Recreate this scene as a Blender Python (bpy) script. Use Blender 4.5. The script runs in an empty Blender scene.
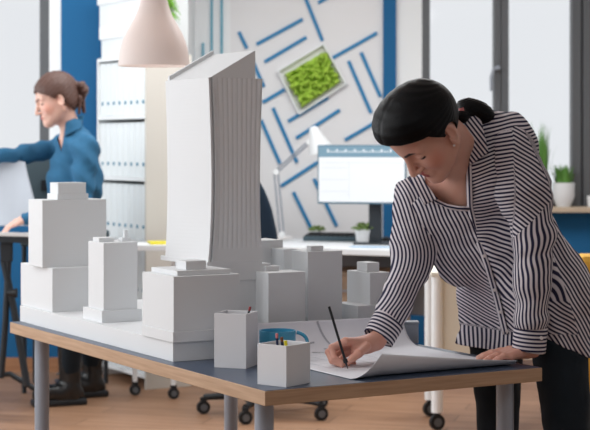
import bpy, bmesh, math, random
import numpy as np
from mathutils import Vector, Matrix
random.seed(7); rng = np.random.RandomState(5)
C = bpy.context.scene.collection
# ------------------------------------------------------------------ camera model
F, CX, HY, CH = 1640.0, 295.0, 144.0, 1.386
def W(px, py, Y): return np.array([(px-CX)*Y/F, Y, CH-(py-HY)*Y/F])
def onz(px, py, z):
    Y = (CH-z)*F/(py-HY); return W(px, py, Y)
def zat(py, Y): return CH-(py-HY)*Y/F
U2 = np.array([-.4974, .8677, 0]); V2 = np.array([.8677, .4974, 0])   # directions of the table's long and short side
def reach(P, d, px):
    k = (px-CX)/F
    return (P[0]-k*P[1])/(k*d[1]-d[0])
# ------------------------------------------------------------------ materials
def lin(c): 
    return tuple(((v/255)/12.92 if v/255 <= .04045 else ((v/255+.055)/1.055)**2.4) for v in c)+(1,)
M = {}
def mat(name, rgb, rough=.6, metal=0, spec=.4, sss=0, emit=0, bump=0, bscale=60, var=0, vscale=8):
    m = bpy.data.materials.new(name); m.use_nodes = True; nt = m.node_tree; b = nt.nodes['Principled BSDF']
    b.inputs['Base Color'].default_value = lin(rgb); b.inputs['Roughness'].default_value = rough
    b.inputs['Metallic'].default_value = metal; b.inputs['Specular IOR Level'].default_value = spec
    if sss:
        b.inputs['Subsurface Weight'].default_value = sss; b.inputs['Subsurface Radius'].default_value = (.02, .008, .004); b.inputs['Subsurface Scale'].default_value = .5
    if emit:
        b.inputs['Emission Color'].default_value = lin(rgb); b.inputs['Emission Strength'].default_value = emit
    co = nt.nodes.new('ShaderNodeTexCoord')
    if var:
        n = nt.nodes.new('ShaderNodeTexNoise'); n.inputs['Scale'].default_value = vscale; n.inputs['Detail'].default_value = 5
        nt.links.new(co.outputs['Object'], n.inputs['Vector'])
        mx = nt.nodes.new('ShaderNodeMix'); mx.data_type = 'RGBA'; c = lin(rgb)
        mx.inputs[6].default_value = tuple(x*(1-var) for x in c[:3])+(1,); mx.inputs[7].default_value = tuple(min(1, x*(1+var)) for x in c[:3])+(1,)
        nt.links.new(n.outputs['Fac'], mx.inputs[0]); nt.links.new(mx.outputs[2], b.inputs['Base Color'])
    if bump:
        n = nt.nodes.new('ShaderNodeTexNoise'); n.inputs['Scale'].default_value = bscale; n.inputs['Detail'].default_value = 4
        nt.links.new(co.outputs['Object'], n.inputs['Vector'])
        bp = nt.nodes.new('ShaderNodeBump'); bp.inputs['Strength'].default_value = bump; bp.inputs['Distance'].default_value = .01
        nt.links.new(n.outputs['Fac'], bp.inputs['Height']); nt.links.new(bp.outputs[0], b.inputs['Normal'])
    M[name] = m; return m
mat('model_white', (222, 224, 226), .75, bump=.05, bscale=300)
mat('cup_white', (222, 222, 225), .45)
mat('wall_white', (226, 225, 226), .85, bump=.05, bscale=120)
mat('wall_white_left', (232, 234, 235), .8)
mat('wall_grey', (190, 190, 190), .85)
mat('wall_blue', (16, 92, 140), .75, bump=.05, bscale=120)
mat('stripe_blue', (30, 122, 172), .5)
mat('stripe_teal', (75, 155, 180), .5)
mat('ceiling_white', (235, 235, 235), .9)
mat('window_grey', (90, 92, 95), .5)
mat('window_dark', (60, 62, 66), .5)
mat('desk_white', (228, 230, 232), .4)
mat('shelf_white', (232, 234, 235), .6)
mat('shelf_side_shaded', (204, 200, 192), .7)  # shelf white darkened: shade on the near side panel put into the colour
mat('binder_white', (226, 231, 232), .5, var=.03, vscale=3)
mat('binder_blue', (40, 120, 150), .5)
mat('shadow_teal', (96, 128, 134), .8)
mat('table_top', (62, 76, 98), .32, spec=.5, bump=.02, bscale=400)
mat('leg_grey', (160, 168, 180), .35, metal=.3)
mat('black_metal', (38, 44, 50), .45)
mat('black_plastic', (25, 28, 32), .5)
mat('caster_grey', (95, 98, 102), .5)
mat('chair_blue', (14, 38, 58), .8, bump=.1)
mat('yellow', (232, 178, 72), .7)
mat('mug_blue', (72, 160, 196), .3)
mat('steel_grey', (150, 155, 165), .4)
mat('paper', (226, 226, 232), .7)
mat('plan_ink', (172, 174, 182), .8)
mat('plan_line', (175, 178, 186), .8)
mat('paper_grey', (190, 196, 204), .8, var=.06, vscale=5)
mat('paper_blue', (120, 175, 215), .7)
mat('pencil_black', (26, 28, 32), .35)
mat('pencil_wood', (205, 165, 120), .6)
mat('pencil_navy', (30, 45, 80), .4); mat('pencil_red', (150, 50, 55), .4); mat('pencil_brown', (120, 75, 50), .4); mat('eraser_pink', (215, 130, 130), .6); mat('marker_yellow', (225, 210, 40), .4)
mat('skin2', (205, 160, 142), .55, sss=.1)
mat('hair_black', (7, 8, 11), .42, spec=.15, bump=.2, bscale=240)
mat('hair_brown', (84, 58, 50), .5, bump=.4, bscale=120)
mat('trousers_navy', (10, 24, 34), .85, bump=.15, bscale=60)
mat('boot_black', (16, 17, 19), .28, spec=.6)
mat('denim_blue', (40, 95, 130), .85, var=.22, vscale=14, bump=.25, bscale=25)
mat('undershirt_red', (190, 90, 70), .8)
mat('button_white', (225, 215, 215), .4)
mat('pot_white', (226, 228, 230), .35)
mat('grass_green', (92, 140, 62), .6); mat('succulent_green', (108, 130, 72), .6); mat('plant_green', (110, 165, 50), .6); mat('soil', (60, 45, 35), .9)
mat('moss', (172, 205, 78), .85, var=.35, vscale=40, bump=.4, bscale=90)
mat('lamp_white', (244, 240, 238), .45)
mat('screen_white', (222, 226, 230), .3, emit=.12)
mat('screen_bar', (112, 144, 162), .3, emit=.1)
mat('screen_line', (195, 202, 208), .3, emit=.1)
mat('bezel_blue', (84, 114, 132), .3)
mat('keyboard_dark', (70, 90, 100), .5)
mat('cream', (224, 220, 208), .7)
mat('sill', (190, 172, 150), .6, var=.12, vscale=20)
mat('cabinet_wood', (176, 152, 130), .6)
mat('sofa_grey', (72, 86, 92), .8)
mat('nail', (60, 25, 35), .3)
def wood(name, a, b, scale, rough, rot=0, planks=None):
    m = bpy.data.materials.new(name); m.use_nodes = True; nt = m.node_tree; p = nt.nodes['Principled BSDF']; p.inputs['Roughness'].default_value = rough
    co = nt.nodes.new('ShaderNodeTexCoord'); mp = nt.nodes.new('ShaderNodeMapping'); mp.inputs['Rotation'].default_value = (0, 0, rot)
    nt.links.new(co.outputs['Object'], mp.inputs['Vector'])
    mp2 = nt.nodes.new('ShaderNodeMapping'); mp2.inputs['Scale'].default_value = scale; nt.links.new(mp.outputs[0], mp2.inputs['Vector'])
    n = nt.nodes.new('ShaderNodeTexNoise'); n.inputs['Scale'].default_value = 1; n.inputs['Detail'].default_value = 6; nt.links.new(mp2.outputs[0], n.inputs['Vector'])
    r = nt.nodes.new('ShaderNodeValToRGB'); r.color_ramp.elements[0].position = .3; r.color_ramp.elements[0].color = lin(a); r.color_ramp.elements[1].position = .7; r.color_ramp.elements[1].color = lin(b)
    nt.links.new(n.outputs['Fac'], r.inputs[0]); out = r.outputs[0]
    if planks:
        br = nt.nodes.new('ShaderNodeTexBrick'); br.inputs['Scale'].default_value = 1; br.inputs['Brick Width'].default_value = 1.2; br.inputs['Row Height'].default_value = .19; br.inputs['Mortar Size'].default_value = .004
        br.inputs['Color1'].default_value = (1, 1, 1, 1); br.inputs['Color2'].default_value = (.78, .76, .74, 1); br.inputs['Mortar'].default_value = (.45, .42, .4, 1)
        nt.links.new(mp.outputs[0], br.inputs['Vector'])
        mx = nt.nodes.new('ShaderNodeMix'); mx.data_type = 'RGBA'; mx.blend_type = 'MULTIPLY'; mx.inputs[0].default_value = 1
        nt.links.new(out, mx.inputs[6]); nt.links.new(br.outputs[0], mx.inputs[7]); out = mx.outputs[2]
    nt.links.new(out, p.inputs['Base Color']); M[name] = m
wood('floor_wood', (140, 102, 76), (174, 136, 108), (2, 26, 1), .45, .25, True)
wood('edge_wood', (172, 138, 108), (194, 160, 130), (6, 6, 120), .55)
wood('skirting_wood', (150, 104, 72), (172, 124, 90), (3, 3, 60), .5)
def glass():
    m = bpy.data.materials.new('window_glass'); m.use_nodes = True; nt = m.node_tree; nt.nodes.clear()
    o = nt.nodes.new('ShaderNodeOutputMaterial'); t = nt.nodes.new('ShaderNodeBsdfTransparent'); g = nt.nodes.new('ShaderNodeBsdfGlossy'); g.inputs['Roughness'].default_value = .05
    x = nt.nodes.new('ShaderNodeMixShader'); x.inputs[0].default_value = .04
    nt.links.new(t.outputs[0], x.inputs[1]); nt.links.new(g.outputs[0], x.inputs[2]); nt.links.new(x.outputs[0], o.inputs[0]); M['glass'] = m
glass()
def stripe_mat(name='striped_cloth', white=(220, 213, 218), dark=(42, 42, 68), duty=.5):
    m = bpy.data.materials.new(name); m.use_nodes = True; nt = m.node_tree; p = nt.nodes['Principled BSDF']; p.inputs['Roughness'].default_value = .8; p.inputs['Specular IOR Level'].default_value = .2
    def at(n):
        a = nt.nodes.new('ShaderNodeAttribute'); a.attribute_name = n; return a.outputs['Fac']
    def ma(op, a, b=None):
        k = nt.nodes.new('ShaderNodeMath'); k.operation = op
        for i, v in enumerate((a, b)):
            if v is None: continue
            if isinstance(v, (int, float)): k.inputs[i].default_value = v
            else: nt.links.new(v, k.inputs[i])
        return k.outputs[0]
    sel = ma('GREATER_THAN', at('mask'), 0)
    fa = ma('FRACT', at('phiA')); fb = ma('FRACT', at('phiB'))
    d = ma('ADD', fa, ma('MULTIPLY', sel, ma('SUBTRACT', fb, fa)))
    # soft edged step so the thread edge of a stripe is not razor sharp
    tri = ma('ABSOLUTE', ma('SUBTRACT', d, .5)); k = ma('MULTIPLY', ma('SUBTRACT', tri, .25+(.5-duty)*.5), 9); 
    kk = nt.nodes.new('ShaderNodeClamp'); nt.links.new(ma('ADD', k, .5), kk.inputs[0])
    mx = nt.nodes.new('ShaderNodeMix'); mx.data_type = 'RGBA'; mx.inputs[6].default_value = lin(dark); mx.inputs[7].default_value = lin(white)
    nt.links.new(kk.outputs[0], mx.inputs[0]); nt.links.new(mx.outputs[2], p.inputs['Base Color']); M[name] = m
stripe_mat()
def attr_mat(name, rough, sss):
    m = bpy.data.materials.new(name); m.use_nodes = True; nt = m.node_tree; p = nt.nodes['Principled BSDF']; p.inputs['Roughness'].default_value = rough; p.inputs['Specular IOR Level'].default_value = .35
    p.inputs['Subsurface Weight'].default_value = sss; p.inputs['Subsurface Radius'].default_value = (.02, .008, .004); p.inputs['Subsurface Scale'].default_value = .4
    a = nt.nodes.new('ShaderNodeAttribute'); a.attribute_name = 'tone'; nt.links.new(a.outputs['Color'], p.inputs['Base Color']); M[name] = m
attr_mat('skin', .5, .12)
# ------------------------------------------------------------------ mesh helpers
class MB:
    def __init__(s): s.v = []; s.f = []; s.m = []
    def add(s, vs, fs, mi=0):
        o = len(s.v); s.v += [tuple(map(float, v)) for v in vs]; s.f += [tuple(i+o for i in f) for f in fs]; s.m += [mi]*len(fs)
    def prism(s, base, z0, z1, mi=0):
        n = len(base); vs = [(p[0], p[1], z0) for p in base]+[(p[0], p[1], z1) for p in base]
        s.add(vs, [tuple(range(n))[::-1], tuple(range(n, 2*n))]+[(i, (i+1) % n, n+(i+1) % n, n+i) for i in range(n)], mi)
    def box(s, c, dx, dy, dz, rz=0, mi=0):
        ca, sa = math.cos(rz), math.sin(rz)
        b = [(c[0]+x*ca-y*sa, c[1]+x*sa+y*ca) for x, y in ((-dx/2, -dy/2), (dx/2, -dy/2), (dx/2, dy/2), (-dx/2, dy/2))]
        s.prism(b, c[2], c[2]+dz, mi)
    def par(s, P, a, b, c, mi=0):     # parallelepiped from corner P with edge vectors
        P, a, b, c = map(np.array, (P, a, b, c)); vs = [P, P+a, P+a+b, P+b, P+c, P+a+c, P+a+b+c, P+b+c]
        s.add(vs, [(0, 3, 2, 1), (4, 5, 6, 7), (0, 1, 5, 4), (1, 2, 6, 5), (2, 3, 7, 6), (3, 0, 4, 7)], mi)
    def tube(s, pts, r, n=12, mi=0, cap=True):
        pts = [np.array(p, float) for p in pts]; rs = r if isinstance(r, (list, tuple)) else [r]*len(pts); rings = []
        prev = None
        for i, p in enumerate(pts):
            t = pts[min(i+1, len(pts)-1)]-pts[max(i-1, 0)]; t /= np.linalg.norm(t)+1e-12
            if prev is None: prev = np.cross(t, [0, 0, 1.]) if abs(t[2]) < .9 else np.cross(t, [1., 0, 0])
            a = prev-t*np.dot(prev, t); a /= np.linalg.norm(a); prev = a; b = np.cross(t, a)
            rings.append([p+rs[i]*(math.cos(2*math.pi*k/n)*a+math.sin(2*math.pi*k/n)*b) for k in range(n)])
        vs = [v for R in rings for v in R]; fs = [(i*n+k, i*n+(k+1) % n, (i+1)*n+(k+1) % n, (i+1)*n+k) for i in range(len(pts)-1) for k in range(n)]
        if cap: fs += [tuple(range(n))[::-1], tuple((len(pts)-1)*n+k for k in range(n))]
        s.add(vs, fs, mi)
    def lathe(s, c, prof, n=32, mi=0):  # prof list of (r, z)
        vs = []; 
        for r, z in prof: vs += [(c[0]+r*math.cos(2*math.pi*k/n), c[1]+r*math.sin(2*math.pi*k/n), c[2]+z) for k in range(n)]
        s.add(vs, [(i*n+k, i*n+(k+1) % n, (i+1)*n+(k+1) % n, (i+1)*n+k) for i in range(len(prof)-1) for k in range(n)], mi)
    def cyl(s, c, r, h, n=20, mi=0): s.tube([c, (c[0], c[1], c[2]+h)], r, n, mi)
    def build(s, name, mats, parent=None, smooth=False, bevel=0, thick=0):
        me = bpy.data.meshes.new(name); o = bpy.data.objects.new(name, me); C.objects.link(o)
        vs = np.array(s.v)
        org = np.array([(vs[:, 0].min()+vs[:, 0].max())/2, (vs[:, 1].min()+vs[:, 1].max())/2, vs[:, 2].min()])
        me.from_pydata((vs-org).tolist(), [], s.f)
        for m in (mats if isinstance(mats, (list, tuple)) else [mats]): me.materials.append(M[m])
        me.polygons.foreach_set('material_index', s.m)
        if smooth: me.polygons.foreach_set('use_smooth', [True]*len(me.polygons))
        me.update()
        bm = bmesh.new(); bm.from_mesh(me); bmesh.ops.recalc_face_normals(bm, faces=bm.faces); bm.to_mesh(me); bm.free()
        if smooth: 
            try: me.set_sharp_from_angle(angle=math.radians(42))
            except Exception: pass
        o.location = org
        if parent is not None: setpar(o, parent)
        if thick:
            q = o.modifiers.new('s', 'SOLIDIFY'); q.thickness = thick; q.offset = -1
        if bevel:
            q = o.modifiers.new('b', 'BEVEL'); q.width = bevel; q.segments = 2; q.limit_method = 'ANGLE'
        return o
WL = {}
def wl(o): 
    return WL.get(o.name, o.location.copy())
def setpar(o, p):
    a = Vector(o.location); WL[o.name] = a.copy(); o.parent = p; o.location = a-wl(p)
def tag(o, label, cat, group=None):
    o['label'] = label; o['category'] = cat
    if group: o['group'] = group
    return o
def struct(o): o['kind'] = 'structure'; return o
def thing(name, label, cat, loc, group=None):
    o = bpy.data.objects.new(name, None); C.objects.link(o); o.location = tuple(map(float, loc)); o.empty_display_size = .05
    return tag(o, label, cat, group)
def lab(o, l): o['label'] = l; return o
# ------------------------------------------------------------------ SDF mesher
def smin(a, b, k):
    if k <= 0: return np.minimum(a, b)
    h = np.clip(.5+.5*(b-a)/k, 0, 1); return b+(a-b)*h-k*h*(1-h)
class SDF:
    def __init__(s): s.p = []
    def cap(s, a, b, ra, rb=None, k=.02, sub=False):
        s.p.append(('c', np.array(a, float), np.array(b, float), ra, ra if rb is None else rb, k, sub)); return s
    def chain(s, pts, rs, k=.02):
        for i in range(len(pts)-1): s.cap(pts[i], pts[i+1], rs[i], rs[i+1], k)
        return s
    def ell(s, c, R, rad, k=.02, sub=False):    # R rows: local axes
        s.p.append(('e', np.array(c, float), np.array(R, float), np.array(rad, float), None, k, sub)); return s
    def bound(s, q):
        if q[0] == 'c':
            r = max(q[3], q[4]); return np.minimum(q[1], q[2])-r, np.maximum(q[1], q[2])+r
        r = np.sqrt(((q[2]*q[3][:, None])**2).sum(0)); return q[1]-r, q[1]+r
    def dist(s, q, X):
        if q[0] == 'c':
            ab = q[2]-q[1]; L = float(ab@ab)+1e-12; d = X-q[1]; t = np.clip((d@ab)/L, 0, 1)
            return np.sqrt(((d-t[..., None]*ab)**2).sum(-1))-(q[3]+(q[4]-q[3])*t)
        l = (X-q[1])@q[2].T; r = q[3]; k0 = np.sqrt(((l/r)**2).sum(-1)); k1 = np.sqrt(((l/(r*r))**2).sum(-1))+1e-9
        return k0*(k0-1)/k1
    def ev(s, X):
        d = np.full(X.shape[:-1], .3)
        for q in s.p:
            e = s.dist(q, X); d = -smin(-d, e, q[5]) if q[6] else smin(d, e, q[5])
        return d
    def mesh(s, h, lo=None, hi=None, extra=None):
        bs = [s.bound(q) for q in s.p if not q[6]]
        L = np.min([b[0] for b in bs], 0)-4*h; H = np.max([b[1] for b in bs], 0)+4*h
        if lo is not None: L = np.maximum(L, lo)
        if hi is not None: H = np.minimum(H, hi)
        n = np.ceil((H-L)/h).astype(int)+1; D = np.full(n, .3)
        ax = [L[i]+h*np.arange(n[i]) for i in range(3)]
        for q in s.p:
            a, b = s.bound(q); m = q[5]*1.1+.035
            i0 = np.clip(np.floor((a-m-L)/h).astype(int), 0, n); i1 = np.clip(np.ceil((b+m-L)/h).astype(int)+1, 0, n)
            if (i1 <= i0).any(): continue
            X = np.stack(np.meshgrid(*[ax[i][i0[i]:i1[i]] for i in range(3)], indexing='ij'), -1)
            sl = tuple(slice(i0[i], i1[i]) for i in range(3)); e = s.dist(q, X)
            D[sl] = -smin(-D[sl], e, q[5]) if q[6] else smin(D[sl], e, q[5])
        if extra is not None:
            near = np.abs(D) < .05; idx = np.argwhere(near); X = L+idx*h; D[near] += extra(X)
        return nets(D, L, h)
def nets(D, L, h):
    ins = D < 0; n = D.shape
    c = [ins[i:n[0]-1+i, j:n[1]-1+j, k:n[2]-1+k] for i in (0, 1) for j in (0, 1) for k in (0, 1)]
    sm = sum(x.astype(np.int8) for x in c); act = (sm > 0) & (sm < 8); idx = np.argwhere(act); ids = -np.ones(act.shape, int); ids[act] = np.arange(len(idx))
    acc = np.zeros((len(idx), 3)); cnt = np.zeros(len(idx))
    for a in range(3):
        o1, o2 = [x for x in range(3) if x != a]
        for p in (0, 1):
            for q in (0, 1):
                o = np.zeros(3, int); o[o1] = p; o[o2] = q; A = idx+o; B = A.copy(); B[:, a] += 1
                da = D[tuple(A.T)]; db = D[tuple(B.T)]; x = (da < 0) != (db < 0); t = np.where(x, da/(da-db+1e-20), 0)
                pt = o[None, :].astype(float).repeat(len(idx), 0); pt[:, a] += t; acc[x] += pt[x]; cnt[x] += 1
    V = L+(idx+acc/np.maximum(cnt, 1)[:, None])*h
    Fs = []
    for a in range(3):
        o1, o2 = (a+1) % 3, (a+2) % 3
        A = [slice(0, n[i]) for i in range(3)]; B = list(A); A[a] = slice(0, n[a]-1); B[a] = slice(1, n[a])
        x = ins[tuple(A)] != ins[tuple(B)]; e = np.argwhere(x)
        ok = (e[:, o1] > 0) & (e[:, o2] > 0) & (e[:, o1] < n[o1]-1) & (e[:, o2] < n[o2]-1); e = e[ok]
        def g(p, q): 
            t = e.copy(); t[:, o1] -= p; t[:, o2] -= q; return ids[tuple(t.T)]
        qd = np.stack([g(1, 1), g(0, 1), g(0, 0), g(1, 0)], 1); fl = ~ins[tuple(e.T)]; qd[fl] = qd[fl][:, ::-1]; Fs.append(qd)
    return V, np.concatenate(Fs)
def clip_mesh(V, Q, fn):     # keep fn>0, snap the new border onto fn==0
    c = fn(V); keep = c[Q].mean(1) > 0; K = Q[keep]; R = Q[~keep]
    b = np.intersect1d(K.ravel(), R.ravel()); 
    for _ in range(2):
        P = V[b]; e = 1e-3; f0 = fn(P); g = np.stack([(fn(P+np.eye(3)[i]*e)-f0)/e for i in range(3)], 1)
        st = (f0[:, None]*g/((g*g).sum(1)[:, None]+1e-9)); l = np.linalg.norm(st, axis=1, keepdims=True); V[b] = P-st*np.minimum(1, .006/(l+1e-9))
    return V, K
def rawmesh(name, V, Q, m, parent=None, attrs=None, color=None, origin=None, thick=0):
    u, inv = np.unique(Q, return_inverse=True); V = V[u]; Q = inv.reshape(Q.shape)
    me = bpy.data.meshes.new(name); o = bpy.data.objects.new(name, me); C.objects.link(o)
    org = np.array([(V[:, 0].min()+V[:, 0].max())/2, (V[:, 1].min()+V[:, 1].max())/2, V[:, 2].min()]) if origin is None else np.array(origin, float)
    me.from_pydata((V-org).tolist(), [], Q.tolist()); me.materials.append(M[m]); me.polygons.foreach_set('use_smooth', [True]*len(me.polygons))
    for k, fn in (attrs or {}).items():
        a = me.attributes.new(k, 'FLOAT', 'POINT'); a.data.foreach_set('value', np.asarray(fn(V), np.float32))
    if color is not None:
        a = me.attributes.new('tone', 'FLOAT_COLOR', 'POINT'); a.data.foreach_set('color', np.asarray(color(V), np.float32).ravel())
    me.update(); o.location = org
    if parent is not None: setpar(o, parent)
    if thick:
        q = o.modifiers.new('s', 'SOLIDIFY'); q.thickness = thick; q.offset = -1
    return o
def merge(*ms):
    V = []; Q = []; o = 0
    for v, q in ms: V.append(v); Q.append(q+o); o += len(v)
    return np.concatenate(V), np.concatenate(Q)

# ================================================================== ROOM
YL, YR = 10.0, 10.7
XL, XR, ZC = -3.4, 3.2, 3.0
xj = (188-CX)*YL/F
def wallbox(name, x0, x1, y0, y1, z0, z1, m, parent=None):
    b = MB(); b.prism([(x0, y0), (x1, y0), (x1, y1), (x0, y1)], z0, z1); return b.build(name, m, parent)
struct(wallbox('floor', XL-.2, XR+.2, -1.5, YR+.2, -.05, 0, 'floor_wood'))
struct(wallbox('ceiling', XL-.2, XR+.2, -1.5, YR+.2, ZC, ZC+.05, 'ceiling_white'))
def pxX(px, Y): return (px-CX)*Y/F
# left back wall with a window, then the blue stretch
wx = pxX(61, YL); fx0 = pxX(49, YL); fxi = pxX(39, YL)
wb = struct(wallbox('wall_back_left', wx, pxX(97, YL)+.15, YL, YL+.15, 0, ZC, 'wall_blue'))
wallbox('white_stretch', pxX(97, YL)+.15, xj, YL, YL+.15, 0, ZC, 'wall_white_left', wb)
wallbox('apron', XL, wx, YL, YL+.15, 0, .9, 'wall_blue', wb)
wallbox('lintel', XL, wx, YL, YL+.15, 2.7, ZC, 'wall_white_left', wb)
struct(wallbox('baseboard_back', XL, xj-.3, YL-.015, YL, 0, .085, 'skirting_wood'))
w1 = struct(MB() and thing('window_1', '', '', (0, 0, 0))); 
for k in ('label', 'category'): del w1[k]
w1.location = (wx-.6, YL, .9)
b = MB(); b.prism([(fxi, YL+.02), (fx0, YL+.02), (fx0, YL+.09), (fxi, YL+.09)], .9, 2.7); b.prism([(XL, YL+.02), (fxi, YL+.02), (fxi, YL+.09), (XL, YL+.09)], .9, .96); b.prism([(XL, YL+.02), (fxi, YL+.02), (fxi, YL+.09), (XL, YL+.09)], 2.64, 2.7)
b.prism([(fxi-1.1, YL+.02), (fxi-1.02, YL+.02), (fxi-1.02, YL+.09), (fxi-1.1, YL+.09)], .96, 2.64)
b.build('window_frame', 'window_grey', w1, bevel=.004)
wallbox('window_reveal', fx0, wx, YL+.01, YL+.15, .9, 2.7, 'wall_white_left', w1)
wallbox('window_pane', XL, fxi, YL+.05, YL+.056, .96, 2.64, 'glass', w1)
# jog and right back wall
struct(wallbox('wall_return', xj-.15, xj, YL+.15, YR+.15, 0, ZC, 'wall_white_left'))
ZS = .98
x230, x383, x396, x422 = pxX(230.5, YR), pxX(383, YR), pxX(396, YR), pxX(422, YR)
wr = struct(wallbox('wall_back', x230, x383, YR, YR+.15, 0, ZC, 'wall_white'))
wallbox('white_stretch', xj, x230, YR-.004, YR+.15, 0, ZC, 'wall_white_left', wr)
wallbox('blue_band', x383, x396, YR-.03, YR+.15, 0, ZC, 'wall_blue', wr)
wallbox('white_pier', x396, x422, YR, YR+.15, ZS, ZC, 'wall_white_left', wr)
wallbox('apron', x396, XR, YR, YR+.15, 0, ZS, 'wall_blue', wr)
wallbox('lintel', x422, XR, YR, YR+.15, 2.75, ZC, 'wall_white_left', wr)
lines = [(239,32,247,48.5),(256.6,44.4,302.7,19.3),(264.6,62,306.4,37.3),(251,57,264,87),(262.7,102.4,284.7,89.5),(273,107.8,297,162.5),(261,120,280,163.6),
 (288,121.4,328,97.6),(296,138.3,339.7,110),(305,-3,322.4,40.7),(318,3,345,-12),(332,58.3,377,32.9),(348.5,61,371,113),(361,52.5,380.3,96.6),
 (281,186,318,162),(293.4,192,311.5,229),(314,178.6,336.7,226),(332,28,300,-30),(240,108,228,80),(222,120,255,101),(232,150,250,190),(345,140,376,122),(350,-8,372,38-20)]
for i, (x0, y0, x1, y1) in enumerate(lines):
    if i in (17, 22): continue
    a = W(x0, y0, YR); c = W(x1, y1, YR); d = c-a; d /= np.linalg.norm(d); nn = np.array([-d[2], 0, d[0]])*.011
    b = MB(); b.par(a-nn+np.array([0, -.012, 0]), c-a, 2*nn, (0, .014, 0)); b.build('wall_stripe', 'stripe_blue', wr)
for x, y0 in ((203, 43), (211.7, -25), (221.7, -25)):
    a = W(x, y0, YR-.012); b = MB(); b.box((a[0], a[1], .9), .013, .018, a[2]-.9); b.build('wall_stripe', 'stripe_teal', wr)
w2 = bpy.data.objects.new('window_2', None); C.objects.link(w2); w2.location = (x422+.5, YR, ZS); struct(w2)
b = MB()
def vbar(b, p0, p1, y0=.0, y1=.08, z0=ZS, z1=2.75): b.prism([(pxX(p0, YR), YR+y0), (pxX(p1, YR), YR+y0), (pxX(p1, YR), YR+y1), (pxX(p0, YR), YR+y1)], z0, z1)
vbar(b, 422, 430); vbar(b, 430, 494, .01, .07, ZS, ZS+.06); vbar(b, 508, 572, .01, .07, ZS, ZS+.05); vbar(b, 430, 572, .01, .07, 2.68, 2.75); vbar(b, 590, 760, .01, .07, ZS, ZS+.05); vbar(b, 590, 760, .01, .07, 2.68, 2.75)
vbar(b, 494, 500.5, -.02, .09); vbar(b, 501, 508.5, -.02, .09); vbar(b, 571.5, 580.5, -.02, .08); vbar(b, 583, 593, -.02, .08)
b.build('window_frame', 'window_grey', w2, bevel=.004)
b = MB(); vbar(b, 580.5, 583, 0, .07); b.build('frame_gap', 'window_dark', w2)
for p0, p1 in ((430, 494), (508.5, 571.5), (593, 760)):
    b = MB(); vbar(b, p0, p1, .04, .046); b.build('window_pane', 'glass', w2)
b = MB(); a = W(497.5, 68, YR-.03); b.tube([a+(0, .02, 0), a+(0, -.03, 0)], .016); b.tube([a+(0, -.03, 0), a+(-.03, -.035, -.01), a+(-.045, -.035, -.06), a+(-.045, -.035, -.15)], .01, 10)
b.build('window_handle', 'steel_grey', w2, smooth=True)
b = MB(); b.prism([(x422-.1, YR-.16), (XR, YR-.16), (XR, YR+.02), (x422-.1, YR+.02)], ZS-.035, ZS); struct(b.build('trim_1', 'sill', bevel=.004)); bpy.data.objects['trim_1'].name = 'trim_1'
# side walls (outside the frame): left wall with big windows, right wall
wlf = struct(wallbox('wall_left', XL-.15, XL, 1.0, YL, 0, .8, 'wall_white_left'))
wallbox('lintel', XL-.15, XL, 1.0, YL, 2.75, ZC, 'wall_white_left', wlf)
for y in (1.0, 3.7, 6.4, 9.5): wallbox('pier', XL-.15, XL, y, y+.5, .8, 2.75, 'wall_white_left', wlf)
struct(wallbox('wall_front', XL-.15, XR+.15, -1.65, -1.5, 0, ZC, 'wall_grey'))
wallbox('near_stretch', XL-.15, XL, -1.5, 1.0, 0, ZC, 'wall_white_left', wlf)
struct(wallbox('wall_right', XR, XR+.15, -1.5, YR, 0, ZC, 'wall_grey'))

# ================================================================== MOSS PICTURE
def quadobj():
    q = [W(x, y, YR) for x, y in ((277, 71), (324, 43), (347, 84), (299, 115))]
    t = thing('moss_picture', 'green moss picture in a tilted white frame on the blue-striped wall', 'picture', (q[2]+q[3])/2, None)
    b = MB(); cs = sum(q)/4
    out = [p for p in q]; inn = [cs+(p-cs)*.93 for p in q]; yo, yi = -.04, -.0
    for i in range(4):
        j = (i+1) % 4; vs = [out[i], out[j], inn[j], inn[i]]
        vs = [v+np.array([0, yo, 0]) for v in vs]+[v+np.array([0, yi, 0]) for v in vs]
        b.add(vs, [(0, 1, 2, 3), (7, 6, 5, 4), (0, 4, 5, 1), (1, 5, 6, 2), (2, 6, 7, 3), (3, 7, 4, 0)])
    b.build('frame', 'shelf_white', t, bevel=.002)
    m = [W(x, y, YR) for x, y in ((284, 75), (325.5, 51), (340.5, 82), (302, 107.5))]
    nx, ny = 110, 90; s = np.linspace(0, 1, nx)[None, :]; r = np.linspace(0, 1, ny)[:, None]
    P = sum(m[k][None, None, :]*w[..., None] for k, w in enumerate(((1-s)*(1-r), s*(1-r), s*r, (1-s)*r)))
    pts = rng.rand(330, 2); g = np.stack(np.broadcast_arrays(s*1.3, r), -1)[:, :, None, :]; c = pts*np.array([1.3, 1]); rad = .04+.025*rng.rand(330)
    dd = np.sqrt(((g-c)**2).sum(-1)); hgt = np.max(np.sqrt(np.clip(rad**2-dd**2, 0, None))*(.7+.6*rng.rand(330)), -1)*.9
    edge = np.minimum(np.minimum(s, 1-s), np.minimum(r, 1-r)); hgt = hgt*np.clip(edge/.03, 0, 1)
    wob = .004*np.sin(37*s+11*r)+.004*np.sin(29*r+17*s)
    P[..., 1] += -.022-hgt*1.1; P[..., 0] += wob*(edge < .05); P[..., 2] += wob*(edge < .05)
    P[[0, -1], :, 1] = YR-.001; P[:, [0, -1], 1] = YR-.001
    V = P.reshape(-1, 3); Q = np.array([(i*nx+j, (i+1)*nx+j, (i+1)*nx+j+1, i*nx+j+1) for i in range(ny-1) for j in range(nx-1)])
    rawmesh('moss', V, Q, 'moss', t)
quadobj()

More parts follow.
